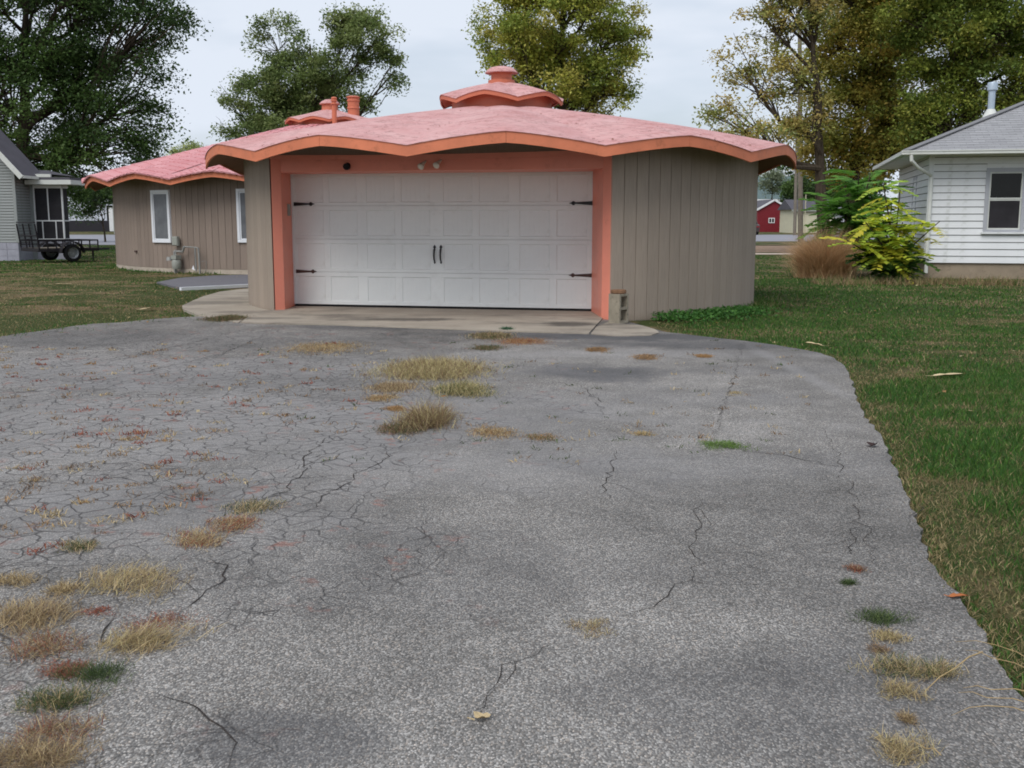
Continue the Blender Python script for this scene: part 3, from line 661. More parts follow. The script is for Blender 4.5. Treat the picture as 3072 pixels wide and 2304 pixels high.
# cinder block and its cap
q = G(1855, 968, .012)
blk = thing('concrete_block', 'grey concrete block standing on end beside the orange door jamb', 'concrete block', (q.x, q.y, .012), R(-24))
mb = MB(); w, d, h, tw = .20, .19, .40, .032
for (x0, x1) in ((-w / 2, -w / 2 + tw), (w / 2 - tw, w / 2)): mb.box(x0, x1, -d / 2, d / 2, 0, h)
for (z0, z1) in ((0, tw), (h / 2 - tw / 2, h / 2 + tw / 2), (h - tw, h)): mb.box(-w / 2 + tw, w / 2 - tw, -d / 2, d / 2, z0, z1)
shell = mb.mesh('block_shell', 'block_concrete')
sh = link('block_shell', shell, blk); sh.rotation_euler = (0, 0, R(70))
cap = MB(); cap.lathe([(.10, 0), (.112, .008), (.115, .03), (.11, .05), (.09, .056)], 14); co = cap.build('log_slice', 'brown_cap', None, True, (q.x - .005, q.y, .413)); co.scale = (.95, .8, 1)
tag(co, 'brown weathered slab resting on top of the concrete block', 'slab')

# ------------------------------------------------------------------ gas meter and electric box on the round house
ph, z, _ = house_phi(541, 770); c0 = HC + Vector(((HW + .16) * math.sin(ph), -(HW + .16) * math.cos(ph), 0))
gm_ = thing('gas_meter', 'grey gas meter with pipes against the round house wall', 'gas meter', (c0.x, c0.y, 0), ph)
def gl(px, py): k = c0.y / 3212 * 1.01; return ((px - 541) * k, 0, CAM_H + (660 - py) * c0.y / 3212)
mb = MB(); mb.tube([gl(541, 832), gl(541, 772), gl(541, 748)], .022, 8); mb.tube([gl(535, 835), gl(535, 754)], .028, 8); mb.tube([gl(535, 754), gl(566, 754)], .026, 8); mb.tube([gl(568, 756), gl(572, 751), gl(575, 741), gl(580, 740)], .03, 8)
mb.build('riser_pipe', 'galvanized_pipe', gm_, True)
mb = MB(); a0 = gl(548, 790); mb.lathe([(.02, -.16), (.10, -.15), (.125, -.08), (.125, .05), (.10, .10), (.06, .12)], 16, (a0[0], -.05, a0[2] + .0)); mb.box(a0[0] - .09, a0[0] + .09, -.15, .05, a0[2] + .12, a0[2] + .22); mb.build('meter_body', 'grey_box', gm_, True)
mb = MB(); a0 = gl(522, 776); mb.tube([(a0[0] - .05, -.06, a0[2] + .01), (a0[0] + .12, -.02, a0[2])], .04, 10); mb.tube([(a0[0] - .02, -.05, a0[2] - .05), (a0[0] - .02, -.05, a0[2] + .05)], [.09, .07], 14); mb.build('regulator', 'galvanized_pipe', gm_, True)
mb = MB(); mb.tube([gl(580, 740), gl(620, 741), gl(633, 743)], .018, 8); mb.tube([gl(620, 741), gl(621, 812)], .022, 8); mb.tube([gl(633, 743), gl(635, 782), gl(635, 820)], .024, 8); mb.tube([gl(642, 783), gl(655, 780), gl(663, 782), gl(660, 805), gl(658, 812)], .007, 6)
mb.build('service_pipe', 'galvanized_pipe', gm_, True)
a0 = gl(613, 802); MB().add([(a0[0] - .06, -.02, a0[2] - .03), (a0[0] + .04, -.02, a0[2] - .06), (a0[0] + .0, -.02, a0[2] + .07), (a0[0] - .06, -.028, a0[2] - .03), (a0[0] + .04, -.028, a0[2] - .06), (a0[0] + .0, -.028, a0[2] + .07)], [(0, 1, 2), (5, 4, 3), (0, 1, 4, 3), (1, 2, 5, 4), (2, 0, 3, 5)]).build('tag', 'white_vinyl', gm_)
a0 = gl(543, 724); eb = tag(MB().cbox(-.10, .10, -.10, .0, -.12, .13, .02).build('utility_box', 'grey_box', None, False, (c0.x + a0[0] * math.cos(ph), c0.y + a0[0] * math.sin(ph) + .1, a0[2])), 'small grey utility box mounted above the gas meter', 'utility box'); eb.rotation_euler = (0, 0, ph)

# ------------------------------------------------------------------ clapboard walls
def lap_board(L_, ex, mat, name='clapboard'):          # from x=0 to L_, foot proud of the head
    mb = MB(); mb.v = [(0, 0, 0), (L_, 0, 0), (L_, -.034, 0), (0, -.034, 0), (0, 0, ex - .014), (L_, 0, ex - .014), (L_, -.012, ex - .014), (0, -.012, ex - .014)]
    mb.f = [(0, 3, 2, 1), (4, 5, 6, 7), (0, 1, 5, 4), (1, 2, 6, 5), (2, 3, 7, 6), (3, 0, 4, 7)]; return mb.mesh(name, mat)
# white bungalow on the right
WQ = G(2782, 812, .0); wy = 26.6; wx = (2782 - 1536) / 3212 * wy; WA = R(-14)
bung = thing('white_bungalow', 'white clapboard bungalow with grey shingle hip roof at the right edge', 'house', (wx, wy, 0), WA)
WZ0, WZ1, EX = .36, 2.98, .172; WL, WD = 9.0, 7.0
wwall = MB().box(.0, WL, .03, WD, WZ0 - .01, WZ1).build('wall', 'groove_dark', bung)  # dark backing in the gaps paints the shadow line under each clapboard
wz0_, wx0_, wx1_, wz1_ = 1.08, 1.30, 2.20, 2.64
bmF = lap_board(WL, EX, 'clap_white'); bmS = lap_board(WD, EX, 'clap_white')
nrow = int((WZ1 - WZ0) / EX) + 1
def seg_board(x0, x1): return lap_board(x1 - x0, EX, 'clap_white')
bmA, bmB = seg_board(.07, wx0_), seg_board(wx1_, WL); bmFull = seg_board(.07, WL)
for i in range(nrow):
    z = WZ0 + i * EX
    if z > wz0_ - EX * .6 and z < wz1_ - .02:
        link('clapboard', bmA, wwall, (.07, .028, z)); link('clapboard', bmB, wwall, (wx1_, .028, z))
    else: link('clapboard', bmFull, wwall, (.07, .028, z))
    o = link('clapboard', bmS, wwall, (.002, WD, z)); o.rotation_euler = (0, 0, R(-90))
MB().cbox(-.03, .085, -.012, .1, WZ0 - .01, WZ1, .004).build('corner_board', 'clap_white', wwall)
MB().box(.03, WL, .05, WD, -.1, WZ0 - .012).build('foundation', 'found_tan', bung)
def dh_window(parent, x0, x1, z0, z1, y, rot=None):
    we = bpy.data.objects.new('window', None); COL.objects.link(we); we.parent = parent; we.location = (x0, y, z0)
    if rot is not None: we.rotation_euler = (0, 0, rot)
    w, h = x1 - x0, z1 - z0; f = .075; c = .035
    mb = MB(); mb.cbox(-.01, f, -.03, .05, 0, h - f, .004); mb.cbox(w - f, w + .01, -.03, .05, 0, h - f, .004); mb.cbox(-.01, w + .01, -.03, .05, h - f, h + .02, .004); mb.cbox(f, w - f, -.025, .05, 0, .06, .004); mb.build('frame', 'window_grey', we)
    MB().cbox(-.05, w + .05, -.07, .05, -.05, -.002, .004).build('sill', 'clap_white', we)
    mid = h * .52; a0, a1 = f, w - f
    for zz0, zz1, yy, g in ((.06, mid, .0, 'screen_mesh'), (mid + .002, h - f, -.012, 'dark_glass')):
        mb = MB(); mb.box(a0, a0 + c, yy, yy + .03, zz0, zz1); mb.box(a1 - c, a1, yy, yy + .03, zz0, zz1); mb.box(a0 + c, a1 - c, yy, yy + .03, zz0, zz0 + c); mb.box(a0 + c, a1 - c, yy, yy + .03, zz1 - c, zz1); mb.build('sash', 'gutter_white', we)
        MB().box(a0 + c, a1 - c, yy + .012, yy + .018, zz0 + c, zz1 - c).build('pane', g, we)
    return we
zlo = WZ0 + EX * math.ceil((wz0_ - EX * .6 - WZ0) / EX); zhi = WZ0 + EX * math.ceil((wz1_ - .02 - WZ0) / EX)
MB().cbox(wx0_ + .002, wx1_ - .002, -.012, .03, wz1_ + .022, zhi - .004, .003).build('clapboard', 'clap_white', wwall); MB().cbox(wx0_ + .002, wx1_ - .002, -.012, .03, zlo + .002, wz0_ - .012, .003).build('clapboard', 'clap_white', wwall)
dh_window(bung, wx0_, wx1_, wz0_ + .04, wz1_, .0)
dh_window(bung, .0, .8, 1.2, 2.55, 3.2, R(-90))
# hip roof in stepped courses
ov = .66; ez = WZ1 + .07; rise = .43; RX0, RX1, RY0, RY1 = -ov, WL + ov, -ov, WD + ov; half = (RY1 - RY0) / 2
rf = MB(); nC = 26
for i in range(nC):
    d0, d1 = half * i / nC, half * (i + 1) / nC + .02; z0_, z1_ = ez + d0 * rise + .018, ez + d1 * rise + .004
    a = [(RX0 + d0, RY0 + d0, z0_), (RX1 - d0, RY0 + d0, z0_), (RX1 - d0, RY1 - d0, z0_), (RX0 + d0, RY1 - d0, z0_)]
    b = [(RX0 + d1, RY0 + d1, z1_), (RX1 - d1, RY0 + d1, z1_), (RX1 - d1, RY1 - d1, z1_), (RX0 + d1, RY1 - d1, z1_)]
    cc = [(x, y, z - .018) for x, y, z in a]
    for j in range(4): k = (j + 1) % 4; rf.add([a[j], a[k], b[k], b[j]], [(0, 1, 2, 3)]); rf.add([cc[j], cc[k], a[k], a[j]], [(0, 1, 2, 3)])
rmesh = rf.mesh('roof', 'shingle_grey'); uvl = rmesh.uv_layers.new(name='UVMap')
for p_ in rmesh.polygons:
    for li in p_.loop_indices:
        co_ = rmesh.vertices[rmesh.loops[li].vertex_index].co; n_ = p_.normal
        uvl.data[li].uv = ((co_.x if abs(n_.y) > abs(n_.x) else co_.y), co_.z / .43 * 1.085)
wroof = link('roof', rmesh, bung)
mb = MB(); mb.box(RX0 + .05, RX1 - .05, RY0 + .05, .03, WZ1 + .0, WZ1 + .02); mb.box(RX0 + .05, .0, .03, RY1 - .05, WZ1, WZ1 + .02); mb.build('soffit', 'clap_white', wroof)
mb = MB()
mb.box(RX0 - .10, RX1, RY0 - .10, RY0 + .0, ez - .08, ez + .01); mb.box(RX0 - .10, RX0, RY0, RY1, ez - .08, ez + .01); mb.box(RX0 + .01, RX1, RY0 + .0, RY0 + .03, ez - .1, ez + .015); mb.box(RX0 - .115, RX1, RY0 - .115, RY0 - .1, ez - .015, ez + .012)
mb.build('gutter', 'gutter_white', wroof)
for (xa, ya, xb, yb) in ((RX0, RY0, RX0 + half, RY0 + half), (RX0, RY1, RX0 + half, RY0 + half)):
    MB().beam((xa, ya, ez + .03), (xb, yb, ez + half * rise + .03), .22, .02).build('hip_cap', 'shingle_grey', wroof)
MB().tube([(RX0 + .12, RY0 - .05, ez - .08), (RX0 + .13, RY0 - .05, ez - .22), (RX0 + .3, RY0 + .1, ez - .38), (.02, -.03, ez - .55), (.03, -.05, ez - .68), (.03, -.05, .35), (.03, -.08, .1)], .045, 8).build('downspout', 'gutter_white', bung, True)
# flue on the hip roof
fx, fy = 1.62, 1.9; fz = ez + (fx + ov) * rise * .0 + (fy + ov) * rise
fl = MB().lathe([(.085, -.25), (.085, .56)], 18).build('flue_pipe', 'vent_metal', bung, True, (fx, fy, fz)); MB().lathe([(.2, -.12), (.1, .08)], 18).build('flashing', 'gutter_white', fl, True)
MB().lathe([(.09, .54), (.125, .56), (.125, .72), (.115, .75), (0, .77)], 18).build('flue_cap', 'vent_metal', fl, True)

# grey house on the left: front gable, short side wall, screened porch let into the side
HY = 38.0; gx = (52 - 1536) / 3212 * HY; gh = thing('grey_house', 'grey clapboard house with screened porch at the left edge', 'house', (gx, HY, 0), 0)
GZ0, GEX, GE, SW = .62, .100, 3.38, 1.15
gw = MB().box(-7, -.03, .03, SW, GZ0, GE).build('wall', 'groove_dark', gh)  # dark colour between the clapboards stands in for their shadow lines
lb = lap_board(6.93, GEX, 'clap_grey'); lbs = lap_board(SW, GEX, 'clap_grey'); n = int((GE - GZ0) / GEX)
for i in range(n):
    link('clapboard', lb, gw, (-7, .028, GZ0 + i * GEX)); o = link('clapboard', lbs, gw, (-.028, .04, GZ0 + i * GEX)); o.rotation_euler = (0, 0, R(90))
i = 0; sl = 1.13
while True:                                            # boards up the gable shorten with the rake
    z = GZ0 + (n + i) * GEX; L_ = 7 - 2 * (z - GE + .1) / sl
    if L_ < .8 or i > 26: break
    link('clapboard', lap_board(L_, GEX, 'clap_grey'), gw, (-3.5 - L_ / 2, .028, z)); i += 1
MB().add([(-7, .03, GE), (0, .03, GE), (-3.5, .03, GE + 3.5 * sl), (-7, SW, GE), (0, SW, GE), (-3.5, SW, GE + 3.5 * sl)], [(0, 1, 2), (5, 4, 3), (0, 2, 5, 3), (1, 4, 5, 2), (0, 3, 4, 1)]).build('gable', 'clap_grey', gh)
MB().cbox(-.09, .012, -.014, .045, GZ0 - .01, GE, .004).build('corner_board', 'clap_grey', gw)
for i in range(5):
    for j in range(3): MB().cbox(-.02 - (i + 1) * .42 + .004, -.02 - i * .42 - .004, .0, .2, -.1 + j * .235 + .004, -.1 + (j + 1) * .235 - .002, .006).build('foundation_block', 'found_grey', gw)
MB().box(-7, -.05, .06, 2.8, -.1, GZ0 - .002).build('foundation', 'found_grey', gh)
MB().box(-7, .1, SW + .02, 3, -.1, 3.0).build('rear_wall', 'clap_grey', gh)
o_ = .47; A = (-3.5, GE + 3.5 * sl + .12); B = (o_, GE - o_ * sl + .12); B2 = (-7 - o_, B[1]); RB = SW + .25
rf = MB()
for q1, q2 in ((A, B), (A, B2)):
    rf.add([(q1[0], -.45, q1[1]), (q2[0], -.45, q2[1]), (q2[0], RB, q2[1]), (q1[0], RB, q1[1]), (q1[0], -.45, q1[1] - .05), (q2[0], -.45, q2[1] - .05), (q2[0], RB, q2[1] - .05), (q1[0], RB, q1[1] - .05)], [(0, 1, 2, 3), (4, 7, 6, 5), (0, 4, 5, 1), (1, 5, 6, 2), (2, 6, 7, 3), (3, 7, 4, 0)])
grf = rf.build('roof', 'dark_roof', gh)
for q2 in (B, B2): MB().beam((A[0], -.475, A[1] - .10), (q2[0], -.475, q2[1] - .10), .04, .17).build('rake_board', 'gutter_white', grf)
MB().box(B[0] - .02, B[0] + .08, -.46, RB - .05, B[1] - .12, B[1] - .02).build('gutter', 'gutter_white', grf)
MB().add([(0.02, -.44, GE - .12), (A[0], -.44, A[1] - .35), (A[0], .0, A[1] - .35), (0.02, .0, GE - .12)], [(0, 1, 2, 3)]).build('soffit', 'clap_white', grf)
# lower eave behind, then the porch facing the same way
MB().box(-.02, .96, SW - .42, SW - .32, 2.93, 3.04).build('eave_gutter', 'gutter_white', gh)
MB().add([(-.02, SW - .33, 3.04), (.94, SW - .33, 3.04), (.4, 1.9, 3.22), (-2, 1.9, 3.3), (.94, 3, 3.04), (-2, 3, 3.04), (-2, SW - .33, 3.04)], [(0, 1, 2, 3), (1, 4, 2), (3, 2, 4, 5), (0, 3, 6)]).build('side_roof', 'dark_roof', gh)
p0, p1, pz0, pzm, pz1 = .11, 1.17, .69, 1.38, 2.55; pw = .045; py_ = SW
porch = MB().box(p0, p1, py_ + .06, py_ + .5, -.1, pz0 - .005).build('porch', 'found_grey', gh)
mb = MB()
for z0_, z1_ in ((pz0, pz0 + pw), (pzm - pw / 2, pzm + pw / 2), (pz1, pz1 + .12)): mb.box(p0, p1, py_, py_ + .06, z0_, z1_); mb.box(p1 - .06, p1, py_ + .06, py_ + .5, z0_, z1_)
for xx in (p0, p1 - pw): mb.box(xx, xx + pw, py_ - .006, py_ + .065, pz0 - .02, pz1 + .1)
xm = p0 + (p1 - p0) * .47; mb.box(xm, xm + .04, py_ + .004, py_ + .05, pzm + pw / 2, pz1)
for f in (.24, .70): xm = p0 + (p1 - p0) * f; mb.box(xm, xm + .035, py_ + .004, py_ + .05, pz0 + pw, pzm - pw / 2)
mb.build('screen_frame', 'white_trim', porch)
MB().box(p0, p1 - .03, py_ + .025, py_ + .03, pz0, pz1).build('screen', 'screen_mesh', porch); MB().box(p1 - .035, p1 - .03, py_ + .06, py_ + .5, pz0, pz1).build('screen', 'screen_mesh', porch)
MB().box(p0 - .08, p1 + .52, py_ - .45, py_ + .9, pz1 + .125, pz1 + .285).build('porch_roof', 'gutter_white', porch); MB().box(p0 - .06, p1 + .48, py_ - .41, py_ + .9, pz1 + .29, pz1 + .38).build('porch_roofing', 'dark_roof', porch)

# ------------------------------------------------------------------ utility trailer
TY = 36.4; tx = (205 - 1536) / 3212 * TY
tr = thing('utility_trailer', 'black utility trailer with upright ramp gate parked by the grey house', 'trailer', (tx, TY, 0), R(47.8))
L0, L1, W0, W1, bz, rz = -1.05, 1.0, -.0, 1.4, .40, .72
mb = MB(); mb.beam((L0, W0, bz), (L1, W0, bz), .06, .09); mb.beam((L0, W1, bz), (L1, W1, bz), .06, .09); mb.beam((L1, W0, bz), (L1, W1, bz), .06, .09); mb.beam((L0, W0, bz), (L0, W1, bz), .06, .09)
for f in np.linspace(.12, .9, 5): mb.beam((L0 + (L1 - L0) * f, W0, bz), (L0 + (L1 - L0) * f, W1, bz), .05, .05)
mb.build('frame', 'trailer_black', tr)
MB().box(L0 + .04, L1 - .04, W0 + .04, W1 - .04, bz + .046, bz + .075).build('deck', 'pole_wood', tr)
mb = MB()
for y_ in (W0, W1):
    mb.beam((L0, y_, rz), (L1, y_, rz), .045); mb.beam((L0, y_, (rz + bz) / 2 + .02), (L1, y_, (rz + bz) / 2 + .02), .025)
    for f in np.linspace(0, 1, 8): xq = L0 + (L1 - L0) * f; mb.beam((xq, y_, bz), (xq, y_, rz), .035)
mb.beam((L1, W0, rz), (L1, W1, rz), .045); mb.build('side_rail', 'trailer_black', tr)
mb = MB(); gz = 1.28; tilt = -.10
for f in np.linspace(0, 1, 4): y_ = W0 + (W1 - W0) * f; mb.beam((L0, y_, bz + .05), (L0 + tilt, y_, gz), .04)
for f in np.linspace(0, 1, 3): mb.beam((L0 + tilt * f, W0, bz + .05 + (gz - bz) * f), (L0 + tilt * f, W1, bz + .05 + (gz - bz) * f), .04)
for f in np.linspace(.05, .45, 6): mb.beam((L0 + tilt * f, W0, bz + .05 + (gz - bz) * f), (L0 + tilt * f, W1, bz + .05 + (gz - bz) * f), .012)
# the gate is as wide as the deck and stands across its left end; swung toward the viewer it shows its face
gate = mb.build('ramp_gate', 'trailer_black', tr)
for y_, s_ in ((-.14, -1), (W1 + .14, 1)):
    wh = bpy.data.objects.new('wheel', None); COL.objects.link(wh); wh.parent = tr; wh.location = (0, y_, .30); wh.rotation_euler = (R(90), 0, 0)
    MB().lathe([(.19, -.085), (.26, -.09), (.295, -.07), (.30, 0), (.295, .07), (.26, .09), (.19, .085)], 28, cap=False).build('tyre', 'tyre', wh, True)
    mb = MB().lathe([(.0, .02), (.06, .03), (.07, .02), (.15, .01), (.17, .06), (.195, .07), (.195, -.07), (.16, -.03), (0, -.03)], 24, cap=False)
    for q in range(5): a = q * 2 * math.pi / 5; mb.tube([(.105 * math.cos(a), .105 * math.sin(a), .0), (.105 * math.cos(a), .105 * math.sin(a), .03)], .02, 6)
    mb.build('rim', 'rim_grey', wh, True)
    fd = MB(); n = 10
    for i in range(n + 1):
        a = math.pi * i / n; rr = .37
        fd.v += [(-rr * math.cos(a) * 1.1, y_ - .12, .30 + rr * math.sin(a)), (-rr * math.cos(a) * 1.1, y_ + .12, .30 + rr * math.sin(a)), (-rr * math.cos(a) * 1.1, y_ + .12, .325 + rr * math.sin(a)), (-rr * math.cos(a) * 1.1, y_ - .12, .325 + rr * math.sin(a))]
    for i in range(n):
        for q in range(4): fd.f.append((4 * i + q, 4 * i + (q + 1) % 4, 4 * i + 4 + (q + 1) % 4, 4 * i + 4 + q))
    fd.build('fender', 'trailer_black', tr)
MB().beam((0, -.1, .3), (0, W1 + .1, .3), .05).build('axle', 'trailer_black', tr)
mb = MB(); mb.beam((L1, W0 + .2, bz), (L1 + .75, (W0 + W1) / 2, bz), .06); mb.beam((L1, W1 - .2, bz), (L1 + .75, (W0 + W1) / 2, bz), .06); mb.beam((L1 - .2, W0, bz), (L1 - .2, W0, .18), .05); mb.beam((L1 - .2, W0, .18), (L1 - .2, W0, .02), .03); mb.build('tongue', 'trailer_black', tr)

# ------------------------------------------------------------------ buildings beyond the street
def gable_house(name, label, cat, cx_px, Yd, w, dep, wall_h, roof_h, wmat, rmat, trim, rotz=0, along=False, over=.3):
    X = (cx_px - 1536) / 3212 * Yd; th = thing(name, label, cat, (X, Yd, -.03), rotz)
    if along:                                          # ridge parallel to the view's width
        mb = MB().box(-w / 2, w / 2, 0, dep, 0, wall_h); wl = mb.build('wall', wmat, th)
        r_ = MB(); a = [(-w / 2 - over, -over, wall_h - .05), (w / 2 + over, -over, wall_h - .05), (w / 2 + over, dep / 2, wall_h + roof_h), (-w / 2 - over, dep / 2, wall_h + roof_h), (-w / 2 - over, dep + over, wall_h - .05), (w / 2 + over, dep + over, wall_h - .05)]
        r_.add(a, [(0, 1, 2, 3), (3, 2, 5, 4), (0, 3, 4), (1, 5, 2)]); r_.build('roof', rmat, th)
        MB().box(-w / 2 - over, w / 2 + over, -over - .05, -over, wall_h - .25, wall_h - .04).build('eave_trim', trim, th)
    else:
        mb = MB(); mb.add([(-w / 2, 0, 0), (w / 2, 0, 0), (w / 2, 0, wall_h), (0, 0, wall_h + roof_h), (-w / 2, 0, wall_h), (-w / 2, dep, 0), (w / 2, dep, 0), (w / 2, dep, wall_h), (0, dep, wall_h + roof_h), (-w / 2, dep, wall_h)],
               [(0, 1, 2, 3, 4), (9, 8, 7, 6, 5), (0, 4, 9, 5), (1, 6, 7, 2), (0, 5, 6, 1)]); wl = mb.build('wall', wmat, th)
        s_ = roof_h / (w / 2); rr = MB()
        for sg in (-1, 1):
            rr.add([(0, -over, wall_h + roof_h + .03), (sg * (w / 2 + over), -over, wall_h - over * s_ + .03), (sg * (w / 2 + over), dep + over, wall_h - over * s_ + .03), (0, dep + over, wall_h + roof_h + .03)], [(0, 1, 2, 3)])
        rr.build('roof', rmat, th)
        for sg in (-1, 1): MB().beam((0, -over - .04, wall_h + roof_h - .06), (sg * (w / 2 + over), -over - .04, wall_h - over * s_ - .06), .06, .22).build('rake_board', trim, th)
    return th
def far_window(th, x, z, w, h, n=2, y=0):
    we = bpy.data.objects.new('window', None); COL.objects.link(we); we.parent = th; we.location = (x, y - .03, z)
    mb = MB(); f = .09; mb.box(-w / 2, w / 2, -.05, .03, 0, f); mb.box(-w / 2, w / 2, -.05, .03, h - f, h)
    for i in range(n + 1): xq = -w / 2 + (w - f) * i / n; mb.box(xq, xq + f, -.055, .03, 0.01, h - .01)
    mb.build('frame', 'white_trim', we); MB().box(-w / 2 + .02, w / 2 - .02, -.02, .0, .02, h - .02).build('pane', 'dark_glass', we)
BY = 128; kb = BY / 3212
barn = gable_house('red_shed', 'dark red metal shed with white trim across the street', 'shed', 2320.5, BY, 3.9, 8, 2.75, 1.1, 'red_steel', 'dark_roof', 'white_trim', over=.15)
far_window(barn, -.25, 1.06, .75, .62)
MB().box(1.93, 2.03, -.1, .02, 0, 2.6).build('downspout', 'white_trim', barn)
for i in range(16): MB().box(-1.93 + i * .245, -1.93 + i * .245 + .22, -.02, 0, 0, 2.74).build('wall_panel', 'red_steel', barn)
wsh = gable_house('white_shed', 'small white shed with dark open bays between the red shed and the pole', 'shed', 2381, 134, 2.9, 6, 2.2, .5, 'white_steel', 'dark_roof', 'dark_steel', along=True)
for i in range(4): MB().box(-1.4 + i * .8, -1.25 + i * .8, -.08, .01, 0, 2.15).build('post', 'dark_steel', wsh)
crm = gable_house('cream_garage', 'low cream garage with dark roof seen behind the utility poles', 'garage', 2440, 118, 4.4, 6, 2.6, 1.1, 'cream_steel', 'dark_roof', 'grey_box', along=True)
MB().box(-.9, 1.9, -.05, .02, .02, 2.2).build('garage_door', 'cream_steel', crm)
lth = gable_house('pale_house', 'pale house with a porch partly hidden by the green shrub', 'house', 2520, 124, 4.5, 6, 2.3, .9, 'white_steel', 'grey_roof', 'white_trim', along=True)
far_window(lth, -.5, .9, .9, .9)
tl = gable_house('teal_roof_house', 'tall house with grey green roof rising behind the red shed', 'house', 2305, 165, 8, 9, 4.6, 3.6, 'white_steel', 'teal_roof', 'white_trim', along=True)
far_window(tl, -2.2, 2.2, 1, 1.3)
LYB = 132
pb = gable_house('pole_barn', 'white metal pole building with dark wainscot beyond the left lawn', 'barn', 285, LYB, 11.5, 16, 4.6, 1.6, 'white_steel', 'grey_roof', 'white_trim', R(3))
MB().box(-5.76, 5.76, -.06, 0, 0, 1.35).build('wainscot', 'dark_steel', pb); MB().box(1.75, 2.7, -.10, -.02, .05, 2.9).build('door', 'white_trim', pb); MB().box(1.5, 3.4, -.08, -.01, 1.36, 3.2).build('window', 'dark_glass', pb)
MB().box(-4.6, -3.2, -.10, -.02, .05, 2.6).build('door', 'white_trim', pb)
mtl = gable_house('grey_roof_shed', 'low shed whose blue grey roof shows above the round house roof', 'shed', 515, 110, 12, 8, 4.6, 1.6, 'grey_box', 'teal_roof', 'white_trim', along=True)
# utility poles
def pole(px, ybase, ytop, r, label, lean=0):
    b = G(px, ybase, -.03); tp = P(px + lean, ytop, b.y); th = thing('utility_pole', label, 'utility pole', b, 0, 'wooden utility poles along the street')
    MB().tube([(0, 0, -.2), ((tp.x - b.x) * .5, 0, tp.z / 2), (tp.x - b.x, 0, tp.z)], [r, r * .85, r * .68], 12).build('pole', 'pole_wood', th, True); return th
up = pole(2402, 729, 60, .17, 'nearer weathered wooden utility pole right of the red shed', -3)
MB().tube([(.19, -.06, -.1), (.19, -.06, 3.0)], .03, 6).build('conduit', 'cream_steel', up, True); MB().beam((-1.1, 0, 10.6), (1.1, 0, 10.6), .1, .12).build('crossarm', 'pole_wood', up)
up2 = pole(2384, 706, 330, .16, 'farther grey utility pole standing just left of the nearer one', 8)
MB().beam((-1.0, 0, 8.9), (1.0, 0, 8.9), .1, .12).build('crossarm', 'pole_wood', up2)
# parked car beside the red shed
cq = P(2262, 690, 104); car = thing('parked_car', 'dark parked car half hidden behind the garage wall', 'car', (cq.x - .7, 104, -.02), R(90))
mb = MB(); prof = [(-1.9, .3), (-1.95, .65), (-1.85, .95), (-1.3, 1.0), (-.9, 1.45), (.5, 1.48), (1.1, 1.02), (1.9, .92), (2.0, .6), (1.95, .3)]; n = len(prof)
for y_ in (-.8, .8):
    for x, z in prof: mb.v.append((x, y_ * (.85 if z > 1.1 else 1), z))
mb.f = [tuple(range(n)), tuple(range(n, 2 * n))[::-1]] + [(i, (i + 1) % n, n + (i + 1) % n, n + i) for i in range(n)]; mb.build('body', 'car_dark', car)
MB().add([(-1.22, -.7, 1.05), (-1.22, .7, 1.05), (-.95, .62, 1.38), (-.95, -.62, 1.38)], [(0, 1, 2, 3)]).build('rear_window', 'dark_glass', car, False, (-.03, 0, .01))
for x_ in (-1.2, 1.25):
    for y_ in (-.72, .72): o = MB().lathe([(.0, -.1), (.3, -.1), (.32, 0), (.3, .1), (0, .1)], 18, cap=False).build('wheel', 'tyre', car, True, (x_, y_, .32)); o.rotation_euler = (R(90), 0, 0)
for y_ in (-.62, .62): MB().box(-1.98, -1.9, y_ - .12, y_ + .12, .7, .85).build('tail_light', 'red_steel', car)

# ------------------------------------------------------------------ trees
def leaf_cloud(pos, size, cols, droop=.3, asp=.55, seed=0, up=.35):
    r_ = np.random.default_rng(seed); n = len(pos)
    nrm = r_.normal(size=(n, 3)); nrm[:, 2] = np.abs(nrm[:, 2]) + up; nrm /= np.linalg.norm(nrm, axis=1)[:, None]
    d = r_.normal(size=(n, 3)); d[:, 2] -= droop; d -= nrm * (d * nrm).sum(1)[:, None]; d /= np.linalg.norm(d, axis=1)[:, None] + 1e-9
    s_ = np.cross(nrm, d); L_ = size * r_.uniform(.45, 1.35, n)[:, None]; W_ = L_ * asp
    v0 = pos; v1 = pos + d * L_ * .5 + s_ * W_ * .5 + nrm * L_ * .06; v2 = pos + d * L_; v3 = pos + d * L_ * .5 - s_ * W_ * .5 + nrm * L_ * .06
    V = np.stack([v0, v1, v2, v3], 1).reshape(-1, 3); F = np.arange(n * 4).reshape(n, 4)
    return V, F, np.repeat(cols, 4, 0)
